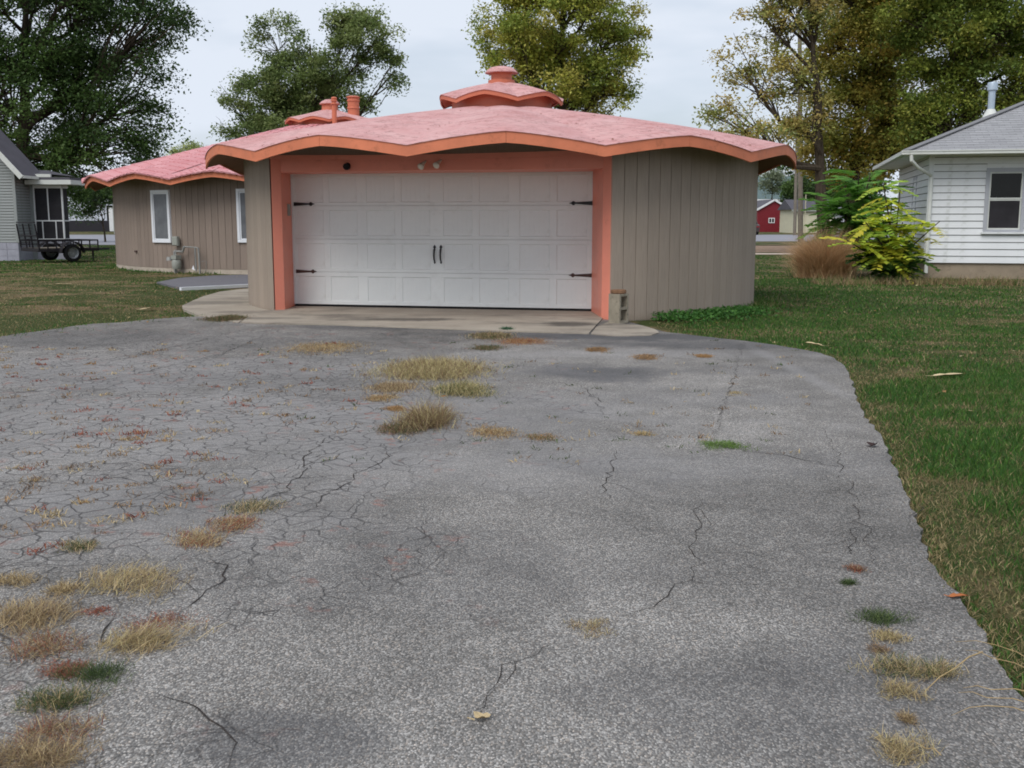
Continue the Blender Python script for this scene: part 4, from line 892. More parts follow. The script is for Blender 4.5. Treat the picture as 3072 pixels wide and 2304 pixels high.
def make_tree(name, label, base, blobs, nclump, nleaf, leaf, pal, trunk_r, seed, sparse=0, spread=.62, limb_n=9, group=None, fork=.35, limb_dark=None, droop=.3):
    """base: foot of the trunk; blobs: (centre, radii) ellipsoids the crown fills; leaves gather in clumps on real branches"""
    r_ = np.random.default_rng(seed); th = thing(name, label, 'tree', base, 0, group); base = Vector(base)
    vol = np.array([np.prod(b[1]) ** .8 for b in blobs]); pick = r_.choice(len(blobs), nclump, p=vol / vol.sum()); cl = []
    for i in pick:
        c, rd = blobs[i]; d = r_.normal(size=3); d /= np.linalg.norm(d); u = r_.uniform(.25, 1) ** .45; cl.append(np.array(c) - np.array(base) + d * u * np.array(rd))
    cl = np.array(cl); cl = cl[cl[:, 2] > 1.2]; top = cl[:, 2].max(); cen = cl.mean(0)
    # limbs: k-means of the clumps, each limb leaves the trunk below its clumps
    K = min(limb_n, len(cl)); ce = cl[r_.choice(len(cl), K, replace=False)]
    for _ in range(8):
        lab = ((cl[:, None] - ce[None]) ** 2).sum(2).argmin(1)
        for k in range(K):
            if (lab == k).any(): ce[k] = cl[lab == k].mean(0)
    mb = MB(); zf = top * fork
    def axis(z): f = max(0, z / top); return np.array([cen[0] * .6 * f ** 1.5, cen[1] * .5 * f ** 1.5, z])
    tp = [axis(z) + np.array([r_.normal(0, .05), r_.normal(0, .05), 0]) * (z > 1) for z in np.linspace(-.2, top * .86, 9)]
    mb.tube([tuple(p_) for p_ in tp], [trunk_r * (1.25 if i == 0 else 1 - .86 * i / 8) for i in range(9)], 9)
    for k in range(K):
        e = ce[k]; hz = math.hypot(e[0], e[1]); z0 = max(zf * .8, min(top * .7, e[2] - hz * r_.uniform(.6, 1.0) - .4)); s0 = axis(z0)
        r0 = trunk_r * (1 - .8 * z0 / top) * .6; mid = s0 * .5 + e * .5 + np.array([0, 0, -.08 * hz]) + r_.normal(0, .25, 3)
        pts = [s0, s0 * .75 + mid * .25 + r_.normal(0, .08, 3), mid, mid * .4 + e * .6 + r_.normal(0, .15, 3), e]
        mb.tube([tuple(p_) for p_ in pts], [r0, r0 * .8, r0 * .6, r0 * .42, r0 * .25], 6)
        for c in cl[lab == k]:
            s1 = pts[2] * (1 - .5) + e * .5 if r_.random() < .5 else mid; m2 = (s1 + c) / 2 + r_.normal(0, .18, 3)
            mb.tube([tuple(s1), tuple(m2), tuple(c), tuple(c + (c - m2) * .35)], [r0 * .3, r0 * .2, .018, .008], 4, False)
    for c in cl[::2]:
        d = r_.normal(size=3); d[2] = abs(d[2]) * .6; d *= spread * 1.5 / np.linalg.norm(d); mb.tube([tuple(c), tuple(c + d * .6 + r_.normal(0, .06, 3)), tuple(c + d)], [.014, .009, .004], 3, False)
    mb.build('trunk', 'bark', th, True)
    pos = []; cols = []; pal = np.array(pal)
    for c in cl:
        n = int(nleaf * 1.75 * r_.uniform(.35, 1.6)); sd = spread * r_.uniform(.6, 1.3); q = r_.normal(size=(n, 3)); q /= np.linalg.norm(q, axis=1)[:, None]; q *= (r_.random(n) ** .5 * 1.55 * r_.uniform(.8, 1.12, n))[:, None] * np.array([sd, sd, sd * .66]); q[:, 2] -= .18 * (q[:, 0] ** 2 + q[:, 1] ** 2)
        pos.append(c + q); pc = pal[r_.integers(len(pal))]; mixk = r_.uniform(0, .5, n)[:, None]
        cols.append(1.28 * (pc * (1 - mixk) + pal[r_.integers(len(pal), size=n)] * mixk) * r_.uniform(.7, 1.25, n)[:, None])
    pos = np.concatenate(pos); cols = np.concatenate(cols); pos[:, 2] = np.maximum(pos[:, 2], .9)
    V, F, Cc = leaf_cloud(pos, leaf * .84, cols, droop, .58, seed)
    link('crown', ribbon_mesh('crown', V, F, Cc, 'leaf'), th); return th
def bl(px, py, rx, ry, Yd, ydep=None):                  # ellipsoid read on the 2212 px copy, at distance Yd
    x, y, a, b = S(px, py, rx, ry); c = P(x, y, Yd); k = Yd / 3212; return ((c.x, Yd, c.z), (a * k, ydep or (a * k) * .8, b * k))
def ground_at(px, Yd): x = S(px)[0]; return ((x - 1536) / 3212 * Yd, Yd, -.05)
DK = C3((56, 76, 42), (68, 90, 46), (80, 104, 54), (50, 66, 38), (90, 112, 58))
Y1 = 50
make_tree('maple_tree', 'huge dark green maple behind the grey house at left', ground_at(54, Y1),
          [bl(60, 40, 190, 150, Y1), bl(230, 40, 150, 110, Y1), bl(340, 35, 80, 55, Y1 - 1), bl(60, 230, 190, 150, Y1), bl(250, 210, 120, 120, Y1), bl(215, 330, 130, 75, Y1 - 1), bl(335, 225, 48, 105, Y1 - 1), bl(60, -120, 220, 110, Y1), bl(250, -90, 150, 80, Y1), bl(110, 380, 110, 55, Y1 + 2), bl(250, 405, 60, 45, Y1 - 1)],
          560, 125, .19, DK, .40, 11, spread=.66, limb_n=18, droop=.5)
make_tree('maple_tree', 'low dark drooping tree beside the white pole building', ground_at(225, 70),
          [bl(185, 445, 26, 30, 70, 2), bl(205, 420, 30, 22, 70, 2), bl(232, 405, 20, 18, 70, 2)], 60, 70, .2, DK, .07, 12, spread=.55, limb_n=6)
GR = C3((98, 114, 66), (112, 128, 74), (126, 138, 84), (86, 102, 58), (140, 148, 94))
Y2 = 62
make_tree('cottonwood_tree', 'medium green tree rising behind the round house roof', ground_at(690, Y2),
          [bl(600, 90, 58, 56, Y2), bl(785, 80, 75, 60, Y2), bl(840, 140, 34, 58, Y2), bl(740, 40, 30, 24, Y2), bl(565, 205, 84, 40, Y2), bl(665, 180, 95, 80, Y2), bl(510, 265, 55, 26, Y2), bl(640, 275, 120, 42, Y2), bl(750, 200, 55, 66, Y2)],
          300, 125, .2, GR, .34, 13, spread=.54, limb_n=14, fork=.2)
YL = C3((146, 156, 70), (162, 164, 74), (128, 144, 68), (172, 166, 82), (116, 134, 66), (178, 170, 88))
Y3 = 52
make_tree('ash_tree', 'yellowing green tree behind the garage cupola', ground_at(1215, Y3),
          [bl(1200, 50, 165, 85, Y3), bl(1200, -70, 160, 90, Y3), bl(1105, 110, 75, 70, Y3), bl(1300, 130, 85, 75, Y3), bl(1225, 180, 140, 55, Y3), bl(1310, 215, 60, 40, Y3), bl(1345, 60, 42, 60, Y3)],
          400, 125, .18, YL, .34, 14, spread=.52, limb_n=15, fork=.22)
BR = C3((146, 138, 66), (160, 142, 68), (130, 134, 62), (166, 144, 70), (116, 128, 60), (150, 154, 78), (134, 140, 70))
Y4 = 46
make_tree('walnut_tree', 'open brown and olive walnut tree with dark limbs right of the garage', ground_at(1778, Y4),
          [bl(1650, 60, 72, 45, Y4), bl(1600, 140, 48, 50, Y4), bl(1730, 30, 80, 45, Y4), bl(1575, 240, 55, 26, Y4), bl(1680, 160, 80, 55, Y4), bl(1640, 285, 95, 22, Y4 - 1), bl(1700, -60, 120, 60, Y4), bl(1740, 240, 60, 60, Y4)],
          175, 75, .17, C3((164, 156, 90), (174, 158, 92), (146, 148, 82), (180, 160, 100), (136, 148, 88)), .30, 15, spread=.46, limb_n=15, fork=.36)
make_tree('walnut_tree', 'dense rusty brown walnut tree behind the open one', ground_at(1840, 51),
          [bl(1850, 110, 110, 90, 51), bl(1920, 40, 110, 60, 51), bl(1840, 250, 110, 90, 51), bl(1790, 340, 65, 60, 51), bl(1900, 335, 90, 55, 51), bl(1960, 180, 80, 100, 51), bl(1970, 300, 70, 70, 51), bl(1850, -50, 140, 60, 51)],
          430, 125, .19, BR, .34, 16, spread=.58, limb_n=12)
OL = C3((118, 134, 60), (134, 144, 64), (104, 122, 58), (148, 148, 70), (94, 112, 54))
make_tree('hickory_tree', 'tall olive green tree behind the white bungalow roof', ground_at(2090, 46),
          [bl(2080, 70, 120, 80, 46), bl(2170, 40, 120, 95, 46), bl(2150, 180, 105, 75, 46), bl(2000, 220, 55, 100, 46), bl(2060, -60, 170, 80, 46), bl(2010, 90, 60, 80, 47), bl(2240, 150, 90, 90, 46), bl(2060, 260, 80, 50, 46), bl(2000, 320, 70, 60, 47), bl(1990, 40, 80, 60, 46)],
          460, 120, .18, OL, .34, 17, spread=.55, limb_n=14)
make_tree('small_tree', 'small pale feathery tree far off left of the garage eave', ground_at(415, 88), [bl(415, 318, 20, 12, 88), bl(385, 328, 16, 8, 88)], 30, 50, .2, C3((160, 166, 106), (140, 152, 96)), .12, 18, spread=.5, limb_n=4)
for i, (px, py, rx, ry, Yd, lab) in enumerate(((1665, 392, 26, 22, 150, 'sparse grey green tree above the red shed roof'), (1716, 420, 28, 40, 142, 'dark green tree behind the utility poles'), (1776, 420, 40, 40, 140, 'shadowy tree between the poles and the green shrub'))):
    make_tree('street_tree', lab, ground_at(px, Yd), [bl(px, py, rx, ry, Yd)], 46, 100 if i else 40, .36, DK if i else C3((126, 134, 110), (110, 120, 92)), .2, 30 + i, spread=.8, limb_n=5)
make_tree('street_tree', 'dark tree mass far beyond the left lawn', ground_at(60, 150), [bl(60, 400, 140, 50, 150, 6)], 60, 90, .5, DK, .3, 40, spread=1.3, limb_n=6)
# row of distant trees closing the view behind everything
for i, (px, Yd, h, w, lab) in enumerate(((90, 190, 13, 10, 'distant tree behind the grey house porch'), (330, 185, 8, 8, 'distant tree behind the round house wall'), (1640, 190, 10, 7, 'distant tree left of the red shed gable'), (1700, 200, 13, 8, 'distant tree right of the red shed gable'), (1770, 175, 11, 8, 'distant tree behind the cream garage'), (1850, 180, 12, 9, 'distant tree behind the green feathery shrub'))):
    b = ground_at(px, Yd); c = (b[0], Yd, h * .55)
    make_tree('distant_tree', lab, b, [(c, (w * .5, w * .4, h * .42)), ((b[0] + w * .3, Yd, h * .4), (w * .4, w * .3, h * .3))], 34, 80, .75, DK, .3, 60 + i, spread=1.5, limb_n=5, group='distant trees on the horizon')

# ------------------------------------------------------------------ compound-leaved shrubs by the bungalow
def frond_mesh(L_, npair, lw, ll, c0, c1, seed, curve=.35):
    r_ = np.random.default_rng(seed); V = []; F = []; Cc = []
    def ad(vs, col):
        k = len(V); V.extend(vs); F.append((k, k + 1, k + 2, k + 3)); Cc.extend([col] * 4)
    prev = np.zeros(3)
    for i in range(npair + 1):
        f = i / npair; p_ = np.array([L_ * f, 0, -curve * L_ * f * f]); 
        if i: ad([prev + [0, -.004, 0], prev + [0, .004, 0], p_ + [0, .003, 0], p_ + [0, -.003, 0]], np.array(c0) * .8)
        prev = p_
        if i < 1: continue
        for sg in (-1, 1):
            l_ = ll * (1 - .45 * abs(f - .45)) * r_.uniform(.85, 1.15); w_ = lw * r_.uniform(.85, 1.15); d = np.array([.45, sg * .85, -.35 + r_.normal(0, .1)]); d /= np.linalg.norm(d); sd = np.cross(d, [0, 0, 1]); sd /= np.linalg.norm(sd)
            m_ = r_.random(); col = (np.array(c0) * (1 - m_) + np.array(c1) * m_) * r_.uniform(.8, 1.2)
            ad([p_, p_ + d * l_ * .4 + sd * w_ / 2, p_ + d * l_, p_ + d * l_ * .4 - sd * w_ / 2], col)
    return ribbon_mesh('frond', np.array(V, float), np.array(F), np.array(Cc), 'leaf')
def shrub(name, label, base, stems, meshes, nf, seed, scale=(.8, 1.2), elev=(-.1, .9)):
    r_ = np.random.default_rng(seed); th = thing(name, label, 'shrub', base); base = Vector(base)
    for (tip, rad, n) in stems:
        tip = Vector(tip) - base; mid = tip * .5 + Vector((tip.x * -.15, 0, tip.z * .08)); MB().tube([(0, 0, 0), tuple(mid), tuple(tip)], [rad, rad * .8, rad * .45], 6).build('stem', 'bark', th, True)
        for i in range(n):
            f = r_.uniform(.35, 1.0); p_ = (mid.lerp(tip, (f - .5) * 2) if f > .5 else mid * (f * 2)); o = link('frond', meshes[r_.integers(len(meshes))], th, p_)
            o.rotation_euler = (0, -r_.uniform(*elev), r_.uniform(0, 2 * math.pi)); s_ = r_.uniform(*scale); o.scale = (s_, s_, s_)
    return th
fg = [frond_mesh(1.0, 17, .085, .24, lin(80, 128, 48)[:3], lin(116, 160, 68)[:3], s_) for s_ in (1, 2, 3)]
fy_ = [frond_mesh(.62, 7, .12, .20, lin(212, 214, 74)[:3], lin(176, 196, 76)[:3], s_) for s_ in (4, 5)] + [frond_mesh(.62, 7, .12, .20, lin(224, 206, 78)[:3], lin(208, 204, 78)[:3], 6), frond_mesh(.6, 7, .12, .19, lin(140, 176, 70)[:3], lin(176, 196, 80)[:3], 7)]
fdk = [frond_mesh(.5, 7, .12, .19, lin(66, 98, 46)[:3], lin(92, 122, 58)[:3], s_) for s_ in (8, 9)]
Ys = 27.6; gs = ground_at(1850, Ys)
def tp_(x, y, Yd): x, y = S(x, y); return P(x, y, Yd)
shrub('sumac_shrub', 'tall dark green shrub with long feathery leaves left of the bungalow', gs, [(tp_(1855, 375, Ys), .03, 20), (tp_(1825, 400, Ys - .3), .03, 20), (tp_(1880, 375, Ys + .3), .03, 18), (tp_(1818, 440, Ys - .4), .025, 18), (tp_(1865, 440, Ys - .3), .03, 18), (tp_(1835, 480, Ys), .03, 18), (tp_(1880, 490, Ys), .03, 14)], fg, 0, 3, (.8, 1.2), (-.15, .7))
Yy = 24.6; gy = ground_at(1935, Yy)
shrub('yellow_shrub', 'yellow green leafy shrub in front of the bungalow corner', gy, [(tp_(1908, 398, Yy), .025, 12), (tp_(1945, 405, Yy), .025, 12), (tp_(2030, 478, Yy - .2), .02, 5), (tp_(1830, 520, Yy - .3), .02, 4), (tp_(1870, 480, Yy - .3), .025, 16), (tp_(1905, 470, Yy), .025, 20), (tp_(1950, 480, Yy), .025, 18), (tp_(1995, 480, Yy - .2), .02, 9), (tp_(1850, 520, Yy - .3), .02, 8), (tp_(1900, 520, Yy - .2), .02, 22), (tp_(1955, 520, Yy), .02, 20)], fy_ , 0, 4, (.75, 1.15), (-.3, .6))
shrub('low_shrub', 'dark green undergrowth at the foot of the yellow shrub', ground_at(1935, Yy - .1), [(tp_(1890, 545, Yy), .02, 24), (tp_(1950, 540, Yy), .02, 28), (tp_(1925, 560, Yy - .3), .02, 26), (tp_(1975, 555, Yy), .02, 18), (tp_(1880, 570, Yy), .02, 16), (tp_(1920, 520, Yy + .2), .02, 18)], fdk, 0, 5, (.7, 1.15), (-.3, .8))

# ------------------------------------------------------------------ grass blades
def blades(xy, h, w, cols, lean, seed, z0=-.03, bend=.5):
    r_ = np.random.default_rng(seed); n = len(xy); a = r_.uniform(0, 2 * np.pi, n); s_ = np.stack([np.cos(a), np.sin(a), 0 * a], 1)
    l_ = r_.normal(0, 1, (n, 2)) * lean[:, None] if hasattr(lean, '__len__') else r_.normal(0, lean, (n, 2))
    b = np.column_stack([xy, np.full(n, z0)]); hh = h[:, None]; ww = w[:, None]
    up = np.column_stack([l_[:, 0], l_[:, 1], np.ones(n)]); up /= np.linalg.norm(up, axis=1)[:, None]; up2 = np.column_stack([l_[:, 0] * (1 + bend), l_[:, 1] * (1 + bend), np.ones(n) * .8]); up2 /= np.linalg.norm(up2, axis=1)[:, None]
    m_ = b + up * hh * .55; tip = m_ + up2 * hh * .45
    V = np.stack([b - s_ * ww / 2, b + s_ * ww / 2, m_ + s_ * ww * .38, m_ - s_ * ww * .38, tip], 1).reshape(-1, 3)
    i = np.arange(n)[:, None] * 5; Q = np.concatenate([i + np.array([[0, 1, 2]]), i + np.array([[0, 2, 3]]), i + np.array([[3, 2, 4]])], 0)
    return V, Q, np.repeat(cols, 5, 0)
def inside(poly, x, y):
    px = np.array([p_[0] for p_ in poly]); py = np.array([p_[1] for p_ in poly]); r_ = np.zeros(len(x), bool); j = len(px) - 1
    for i in range(len(px)):
        c = ((py[i] > y) != (py[j] > y)) & (x < (px[j] - px[i]) * (y - py[i]) / (py[j] - py[i] + 1e-12) + px[i]); r_ ^= c; j = i
    return r_
def vnoise(x, y, sc, seed):                             # smooth value noise for the patches of dry and green turf
    r_ = np.random.default_rng(seed); g = r_.random((64, 64)); u, v_ = (x / sc) % 63, (y / sc) % 63; i, j = u.astype(int), v_.astype(int); f, q = u - i, v_ - j; f = f * f * (3 - 2 * f); q = q * q * (3 - 2 * q)
    return g[i, j] * (1 - f) * (1 - q) + g[(i + 1) % 64, j] * f * (1 - q) + g[i, (j + 1) % 64] * (1 - f) * q + g[(i + 1) % 64, (j + 1) % 64] * f * q
hard = [[(p_[0], p_[1]) for p_ in q] for q in (drive_poly, poly, pad, walk, strip)]
GRN = C3((62, 102, 38), (74, 116, 44), (54, 92, 38), (92, 124, 52), (66, 104, 48)); TAN = C3((158, 140, 102), (138, 122, 86), (172, 154, 114), (126, 118, 76), (114, 102, 72))
_so = sorted([(p_.y, p_.x) for p_ in re_d if p_.y < 14]); EY_ = np.array([q[0] for q in _so]); EX_ = np.array([q[1] for q in _so])
def lawn_patch(x0, x1, y0, y1, dens, seed, wide, hgt, dry):
    r_ = np.random.default_rng(seed); n = int((x1 - x0) * (y1 - y0) * dens); x = r_.uniform(x0, x1, n); y = r_.uniform(y0, y1, n)
    k = np.abs(x) < (y + .6) * .50
    x, y = x[k], y[k]; k = np.ones(len(x), bool)
    for q in hard: k &= ~inside(q, x, y)
    k &= np.hypot(x - GC.x, y - GC.y) > RW + .02; k &= np.hypot(x - HC.x, y - HC.y) > HW + .15
    x, y = x[k], y[k]; nz_ = .6 * vnoise(x, y, 1.1, 5) + .4 * vnoise(x, y, .35, 6); big_ = vnoise(x + 40, y + 40, 5.0, 8)
    dE = x - np.interp(y, EY_, EX_); edge = np.where((y < 13.5) & (x > 0), .42 * np.exp(-np.clip(dE, 0, 9) / .30), 0)
    dr = dry(x, y) + edge + (nz_ - .5) * 1.25 + (big_ - .5) * .8; m_ = np.clip((dr - .35) / .3, 0, 1)
    keep = r_.random(len(x)) < 1 - .45 * m_; x, y, m_ = x[keep], y[keep], m_[keep]; n = len(x)
    isd = r_.random(n) < .12 + .8 * m_; cols = np.where(isd[:, None], TAN[r_.integers(5, size=n)], GRN[r_.integers(5, size=n)]) * r_.uniform(.55, 1.25, n)[:, None]
    h = hgt * np.where(y < 11, .82, .62) * r_.uniform(.45, 1.35, n) * (1 - .45 * m_); return np.column_stack([x, y]), h, wide * r_.uniform(.7, 1.3, n), cols, np.where(isd, .9, .45)
dryR = lambda x, y: np.clip(.66 - (y - 5) * .042, .22, .66) + np.clip((x - 6.5) * .09, 0, .42) * (y > 10)
dryL = lambda x, y: np.where(y > 33.5, .12, .52) + 0 * x
parts = [lawn_patch(1.5, 4.5, 2.2, 6, 11000, 1, .0034, .062, dryR), lawn_patch(2, 7, 6, 10, 5200, 2, .0046, .062, dryR), lawn_patch(2, 10, 10, 16, 1600, 3, .0075, .065, dryR), lawn_patch(2, 13, 16, 26, 420, 4, .014, .07, dryR), lawn_patch(3, 24, 26, 46, 110, 5, .024, .07, dryR),
         lawn_patch(-9, -3, 12.3, 15.5, 1000, 16, .009, .06, dryL), lawn_patch(-11, -3.5, 15.5, 20, 700, 6, .011, .065, dryL), lawn_patch(-16, -3.5, 20, 33, 260, 7, .018, .065, dryL), lawn_patch(-25, -9, 33, 60, 70, 8, .03, .07, dryL)]
XY = np.concatenate([p_[0] for p_ in parts]); Hh = np.concatenate([p_[1] for p_ in parts]); Wd = np.concatenate([p_[2] for p_ in parts]); Cl = np.concatenate([p_[3] for p_ in parts]); Le = np.concatenate([p_[4] for p_ in parts])
V, F, Cc = blades(XY, Hh, Wd, Cl, Le, 9)
lawn = link('lawn_grass', ribbon_mesh('lawn_grass', V, F, Cc, 'blade')); lawn['kind'] = 'stuff'; lawn['label'] = 'mown lawn of mixed green and dry tan grass'; lawn['category'] = 'grass'
# taller grass lapping over the driveway edge and round the foundation
r_ = np.random.default_rng(21); ex, ey_, eh = [], [], []
# bare, trodden strip beside the pavement is left to the soil
for q in re_d:
    n = int(26 if q.y < 12 else 16); off = np.abs(r_.normal(0, .05 + .004 * q.y, n)); ex.append(q.x + off - .015 + r_.normal(0, .02, n)); ey_.append(q.y + off * .3 + r_.normal(0, .05, n)); eh.append(r_.uniform(.018, .05, n))
for q in le_d:
    n = 30; ex.append(q.x + r_.normal(0, .25, n)); ey_.append(q.y + np.abs(r_.normal(0, .1, n))); eh.append(r_.uniform(.05, .11, n))
for a in np.linspace(.62, 1.5, 60):                       # weeds along the right of the garage
    n = 40; rr = RW + np.abs(r_.normal(.12, .14, n)) + .03; aa = a + r_.normal(0, .01, n); ex.append(GC.x + rr * np.sin(aa)); ey_.append(GC.y - rr * np.cos(aa)); eh.append(r_.uniform(.05, .16, n))
for a in np.linspace(-1.5, -.3, 60):
    n = 14; rr = HW + np.abs(r_.normal(.1, .1, n)) + .03; aa = a + r_.normal(0, .01, n); ex.append(HC.x + rr * np.sin(aa)); ey_.append(HC.y - rr * np.cos(aa)); eh.append(r_.uniform(.04, .12, n))
ex, ey_, eh = map(np.concatenate, (ex, ey_, eh)); n = len(ex)
dr = vnoise(ex, ey_, .6, 3); cols = np.where((r_.random(n) < np.where(ey_ < 13, .55, .15) + (dr - .5) * .6)[:, None], TAN[r_.integers(5, size=n)], GRN[r_.integers(5, size=n)])
V, F, Cc = blades(np.column_stack([ex, ey_]), eh, .0028 + .0005 * ey_, cols * r_.uniform(.75, 1.2, n)[:, None], .7, 22)
eg = link('edge_grass', ribbon_mesh('edge_grass', V, F, Cc, 'blade')); eg['kind'] = 'stuff'; eg['label'] = 'ragged grass lapping over the driveway and foundation edges'; eg['category'] = 'grass'
# clover-like ground cover by the pad
r_ = np.random.default_rng(31); n = 2600; a = r_.uniform(.50, .95, n); rr = RW + .1 + np.abs(r_.normal(.15, .28, n)); pos = np.column_stack([GC.x + rr * np.sin(a), GC.y - rr * np.cos(a), r_.uniform(0, .10, n)]); k = ~inside(hard[0], pos[:, 0], pos[:, 1]) & ~inside(hard[2], pos[:, 0], pos[:, 1])
pos = pos[k]; V, F, Cc = leaf_cloud(pos, .045, C3((74, 120, 56), (92, 138, 66), (64, 106, 50))[r_.integers(3, size=len(pos))], .1, .8, 3, .8)
cv = link('ground_cover', ribbon_mesh('ground_cover', V, F, Cc, 'leaf')); cv['kind'] = 'stuff'; cv['label'] = 'low leafy weeds along the garage foundation'; cv['category'] = 'weeds'

# ------------------------------------------------------------------ weeds growing through the driveway
TN = C3((190, 168, 126), (176, 154, 114), (204, 184, 142), (160, 140, 106), (142, 122, 92)); PALE = C3((190, 176, 126), (204, 190, 142), (172, 158, 112), (156, 140, 104)); RED = C3((150, 86, 66), (132, 72, 58), (164, 100, 74)); BRN = C3((140, 116, 92), (124, 104, 86), (156, 130, 100)); GN = C3((74, 92, 52), (92, 106, 60), (60, 78, 46)); ORG = C3((172, 136, 92), (158, 122, 82), (184, 150, 106))
tuft_rng = np.random.default_rng(77)
def tuft(label, px, py, rx, ry, pals, hgt, dens=1.0, flat=.8, cat='weed', lean=None, name='grass_tuft'):
    c = G(*S(px, py)); k = c.length / 3212 * 3072 / 2212; ax = rx * 1.18 * k; hgt = hgt * .66; flat = flat * 1.45; ay = G(*S(px, py - ry)).y - c.y; ay = min(max(.03, ay), ax * 1.6)
    n = int(dens * 850 * max(.15, ax * ay / .02) ** .72) + 90; n = min(n, 9000); r2 = tuft_rng
    ncl = max(2, int(n / 55)); cc = np.clip(np.column_stack([r2.normal(0, .46, ncl) * ax, r2.normal(0, .46, ncl) * ay]), [-ax, -ay], [ax, ay]); xy = cc[r2.integers(ncl, size=n)] + r2.normal(0, .30, (n, 2)) * np.array([ax, ay]).mean()
    u_ = r2.uniform(-.75, .75, (n // 6, 2)) * np.array([ax, ay]); xy[:len(u_)] = u_; th_pal = np.concatenate(pals); cols = th_pal[r2.integers(len(th_pal), size=n)] * r2.uniform(.7, 1.2, n)[:, None]
    w = np.full(n, .0011 + .00030 * c.y) * r2.uniform(.7, 1.3, n); dist = np.hypot(xy[:, 0] / ax, xy[:, 1] / ay); h = hgt * r2.uniform(.5, 1.25, n) * np.clip(1.15 - .35 * dist, .35, 1.2)
    V, F, Cc = blades(xy, h, w, cols, flat, int(r2.integers(1e6)), 0, .9)
    if lean: V = V.copy(); V[:, 0] += V[:, 2] * lean[0]; V[:, 1] += V[:, 2] * lean[1]
    o = link(name, ribbon_mesh(name, V, F, Cc, 'blade'), None, (c.x, c.y, .002)); return tag(o, label, cat)
tuft('streak of dry straw grass with a green tip in the left crack', 545, 1095, 42, 16, [TN, GN], .07, 1, 1.0, lean=(.4, .3))
tuft('rusty straw tuft below the green tipped streak', 505, 1135, 42, 18, [TN, RED], .08, 1.1, 1.1, lean=(.5, .2))
tuft('long straw tuft at the lower end of the left streak', 435, 1168, 55, 18, [TN, TN, RED], .08, 1.1, 1.1, lean=(.5, .2))
tuft('small lone straw tuft in the cracked area at left', 175, 1181, 40, 13, [TN, GN], .07, 1, 1.0)
tuft('large blond straw tuft left of the looping crack', 268, 1262, 78, 32, [TN, TN, PALE], .10, 1.2, 1.0, lean=(.5, .3))
tuft('little straw tuft between the large tufts at left', 138, 1276, 30, 15, [TN], .07, 1, 1.0)
tuft('straw tuft at the left edge above the biggest clump', 22, 1258, 40, 16, [TN], .08, 1, 1.0)
tuft('biggest blond grass clump at the left edge', 48, 1340, 85, 42, [TN, TN, BRN], .11, 1.2, 1.0, lean=(.2, .2))
tuft('brown and red weedy clump under the biggest left clump', 115, 1398, 70, 30, [BRN, RED, TN], .08, 1.1, 1.0)
tuft('flat brick red spurge patch in a crack at left', 210, 1322, 30, 11, [RED], .02, 1.6, 1.5)
tuft('wide flat red brown mat at the end of the looping crack', 345, 1346, 68, 22, [RED, RED, BRN], .025, 1.8, 1.5)
tuft('swept blond tuft growing over the red brown mat', 295, 1392, 85, 26, [TN, TN, PALE], .12, 1.1, 1.0, lean=(1.0, .5))
tuft('reddish weed patch above the dark green clump', 140, 1450, 46, 20, [RED, BRN], .04, 3.0, 1.4)
tuft('dark green grass clump, upper one of two at lower left', 205, 1465, 55, 22, [GN, GN], .08, 1.3, .9)
tuft('dark green grass clump, lower one of two at lower left', 125, 1520, 70, 30, [GN, GN, GN, TN], .10, 1.3, .9)
tuft('brown straggly clump below the green clumps', 110, 1592, 75, 35, [BRN, RED, TN], .09, 1.2, 1.0)
tuft('straw clump in the bottom left corner', 60, 1645, 100, 30, [TN, BRN], .11, 2.0, 1.0)
tuft('big pale bushy weed clump in the middle of the driveway', 935, 803, 82, 25, [PALE, PALE, BRN], .21, 1.3, .8)
tuft('pale round weed below the big pale clump', 1000, 847, 42, 13, [PALE, PALE, GN], .17, 1.2, .8)
tuft('brownish weed left of the big pale clump', 850, 838, 42, 15, [BRN, TN], .09, 1.1, .9)
tuft('orange dried tuft at the left end of the pale clump', 822, 862, 28, 9, [ORG, TN], .05, 1, 1.0)
tuft('small flat orange patch below the pale clump', 855, 884, 18, 5, [ORG], .04, 3.0, 1.2)
tuft('tall brown feathery weed across the driveway crack', 925, 915, 42, 20, [PALE, BRN, BRN], .30, 1.4, .7)
tuft('grey brown weed low against the tall feathery one', 865, 928, 50, 11, [BRN, BRN, GN], .09, 1.3, .9)
tuft('tan flattened grass right of the tall feathery weed', 1070, 936, 55, 11, [TN, ORG], .05, 1.2, 1.2)
tuft('flat orange brown mat at the right end of the weedy crack', 1168, 945, 30, 8, [ORG, ORG, GN], .025, 1.8, 1.3)
tuft('flattened straw patch near the left of the apron', 695, 752, 70, 11, [TN, TN, ORG], .05, 1.0, 1.3)
tuft('olive weed below the middle of the apron', 1060, 727, 34, 10, [GN, BRN, TN], .10, 1.2, .9)
tuft('rust red flat patch beside the olive weed', 1130, 738, 52, 8, [RED, ORG, ORG], .025, 1.8, 1.4)
tuft('faint brown weed under the olive weed', 1048, 752, 26, 8, [BRN, GN], .06, 1.0, 1.0)
tuft('pinkish dead weed on the pale worn band', 1290, 757, 22, 8, [BRN, ORG], .06, 1.0, 1.0)
tuft('pinkish dead weed right of the other on the worn band', 1392, 772, 24, 7, [BRN, ORG], .05, 1.0, 1.0)
tuft('thin bright green tuft on the right half of the driveway', 1560, 964, 42, 9, [C3((96, 124, 58), (112, 138, 70))], .06, 1.1, 1.0)
tuft('yellow flat patch left of the thin green tuft', 1390, 938, 26, 5, [ORG, PALE], .03, 1.2, 1.3)
tuft('scattered straw bits on the right of the driveway', 1588, 852, 16, 16, [TN, PALE], .03, .6, 1.4)
